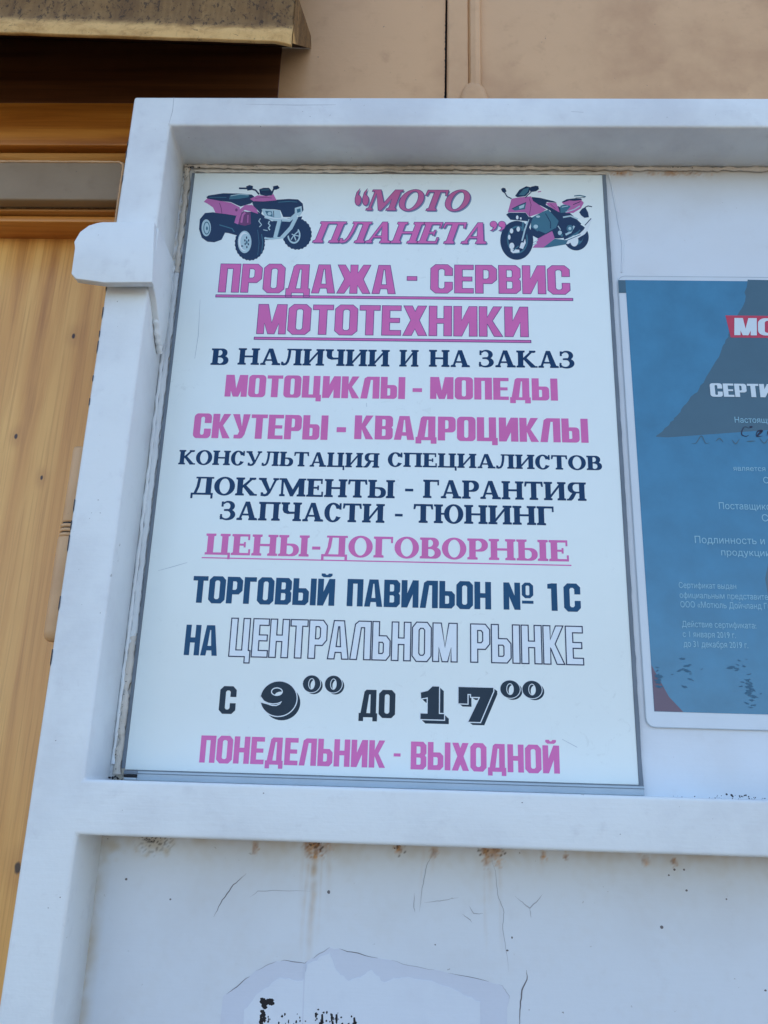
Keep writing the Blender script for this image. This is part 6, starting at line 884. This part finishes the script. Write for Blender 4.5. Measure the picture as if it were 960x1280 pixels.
# handwriting in marker
hw = Flat(); hand = [[(541, -279), (537, -277), (534, -281), (533.5, -285), (537, -286.5), (540, -285)], [(541, -277.5), (544, -276.8)], [(546, -286), (548, -281.5), (552, -280.8), (549, -284), (547, -286.5), (552, -286)], [(556, -286), (558, -281), (561, -283), (559, -286), (563, -284)],
    [(566, -286), (568, -281), (571, -281), (570, -286)], [(575, -286), (577, -281), (581, -281.5), (579, -286), (584, -283)],
    [(487, -294.5), (491, -294), (494, -290), (497, -287), (500, -294), (504, -293)], [(509, -292), (513, -289), (516, -293)], [(524, -290), (527, -294), (531, -289)], [(537, -291.5), (545, -291)], [(549, -288), (553, -293), (557, -288)], [(563, -288), (566, -294), (570, -289)]]
for i, h_ in enumerate(hand):
    P = [Vector(q) for q in h_]; sm_ = []
    for k in range(len(P)-1):
        a0, a1, a2, a3 = P[max(k-1, 0)], P[k], P[k+1], P[min(k+2, len(P)-1)]
        for q in range(6):
            t_ = q/6; sm_.append(tuple(.5*((2*a1)+(a2-a0)*t_+(2*a0-5*a1+4*a2-a3)*t_*t_+(3*a1-a0-3*a2+a3)*t_**3)))
    sm_.append(tuple(P[-1]))
    V, Fq = ribbon(sm_, 2.0 if (i in (1, 2, 3)) else 1.1, False, True); hw.add(V, Fq, 'marker' if i < 6 else 'certdark', 1.16-.002*i)
hw.build('handwriting', cert)
for x0, z0, x1, z1 in ((437, -248, 447, -262), (437, -342, 446, -352), (436, -512, 450, -520), (437, -500, 449, -504)):
    pass

# ---------------------------------------------------------------- remains of a torn notice on the lower sheet
torn = thing('torn_notice', 'remains of torn white paper notice with black letter traces on the lower sheet', 'torn paper', world((190, 3, -880)))
def sheetpoly(name, poly, y, th, mat, parent):
    n = len(poly); V, T = paint([(1, poly)])
    v = [(a, y-th, b) for a, b in V]; f = [t_ for t_, _ in T]; o = len(v); P = ccw(poly)
    v += [(a, y-th, b) for a, b in P]+[(a, y, b) for a, b in P]
    f += [(o+i, o+(i+1) % n, o+n+(i+1) % n, o+n+i) for i in range(n)]
    return mesh(name, v, f, mat, parent)
def ragged(poly, amp, seed, k=5):
    rnd = random.Random(seed); P = []
    for a, b in zip(poly, poly[1:]+poly[:1]):
        a, b = Vector(a), Vector(b)
        P.append(tuple(a))
        for q in range(1, k): P.append(tuple(a.lerp(b, q/k)+Vector((rnd.uniform(-amp, amp), rnd.uniform(-amp, amp)))))
    return P
outer = MISC['torn']; outer = outer[1:-1]; low_z = -880
outer = [(outer[0][0]-2, low_z)]+outer+[(outer[-1][0]-4, low_z)]
sheetpoly('glue_layer', ragged(outer, .5, 3), 2.97, .22, 'paperedge', torn)
inner = MISC['tornin']; inner = [(inner[0][0]+4, low_z+4)]+inner[1:-1]+[(inner[-1][0]-6, low_z+4)]
sheetpoly('paper_layer', ragged(inner, .8, 4), 2.75, .35, 'paper', torn)
ink = Flat(); rnd = random.Random(8)
G0 = MISC['text']
def blot(cx, cz, rx, rz):
    n = 8; return [(cx+rx*math.cos(2*math.pi*i/n)*rnd.uniform(.6, 1.25), cz+rz*math.sin(2*math.pi*i/n)*rnd.uniform(.6, 1.25)) for i in range(n)]
ops = []
x0, z0 = G0[0]; x1 = G0[1][0]; z1 = G0[5][1]
for k in range(46): ops.append(('black', blot(rnd.uniform(x0, x0+3.4), rnd.uniform(z1-30, z0), 1.5, 1.5)))
for k in range(26): ops.append(('black', blot(rnd.uniform(x0, x1), rnd.uniform(z0-2.8, z0+.3), 1.5, 1.2)))
for bx, bz in MISC['bits']:
    for k in range(5): ops.append(('black', blot(bx+rnd.gauss(0, 1.4), bz+rnd.gauss(-2.5, 2.6), rnd.uniform(.3, 1.0), rnd.uniform(.4, 1.3))))
for k in range(50): ops.append(('black', blot(rnd.uniform(x0, x0+100), rnd.uniform(z1-26, z1-3), rnd.uniform(.2, .9), rnd.uniform(.3, 1.6))))
for bx, bz in MISC['bits'][4:]:
    h1 = rnd.uniform(3, 9); ops.append(('black', [(bx-.9, bz), (bx+.5, bz+.6), (bx+1.0, bz-h1*.5), (bx+.4, bz-h1), (bx-.6, bz-h1*.8)]))
ink.ops(ops, 2.34); ink.build('ink_traces', torn)
tops = [Vector(q) for q in ragged(outer, .5, 3)][6:5*(len(outer)-2)]
seg_, k0 = [], 0
for i in range(0, len(tops)-6, 9):      # the lifted edge shows as a broken dark line
    V, Fq = ribbon([tuple(q) for q in tops[i:i+8]], rnd.uniform(.35, .7), False, True); mesh('lifted_edge', [(a, 2.72, b) for a, b in V], Fq, 'faint' if i % 2 else 'crack', torn)
V, Fq = ribbon([(outer[6][0], outer[6][1]), (outer[6][0]+1, -790), (outer[6][0]-1, -878)], 1.0, False); mesh('crease', [(a, 2.36, b) for a, b in V], Fq, 'paperedge', torn)
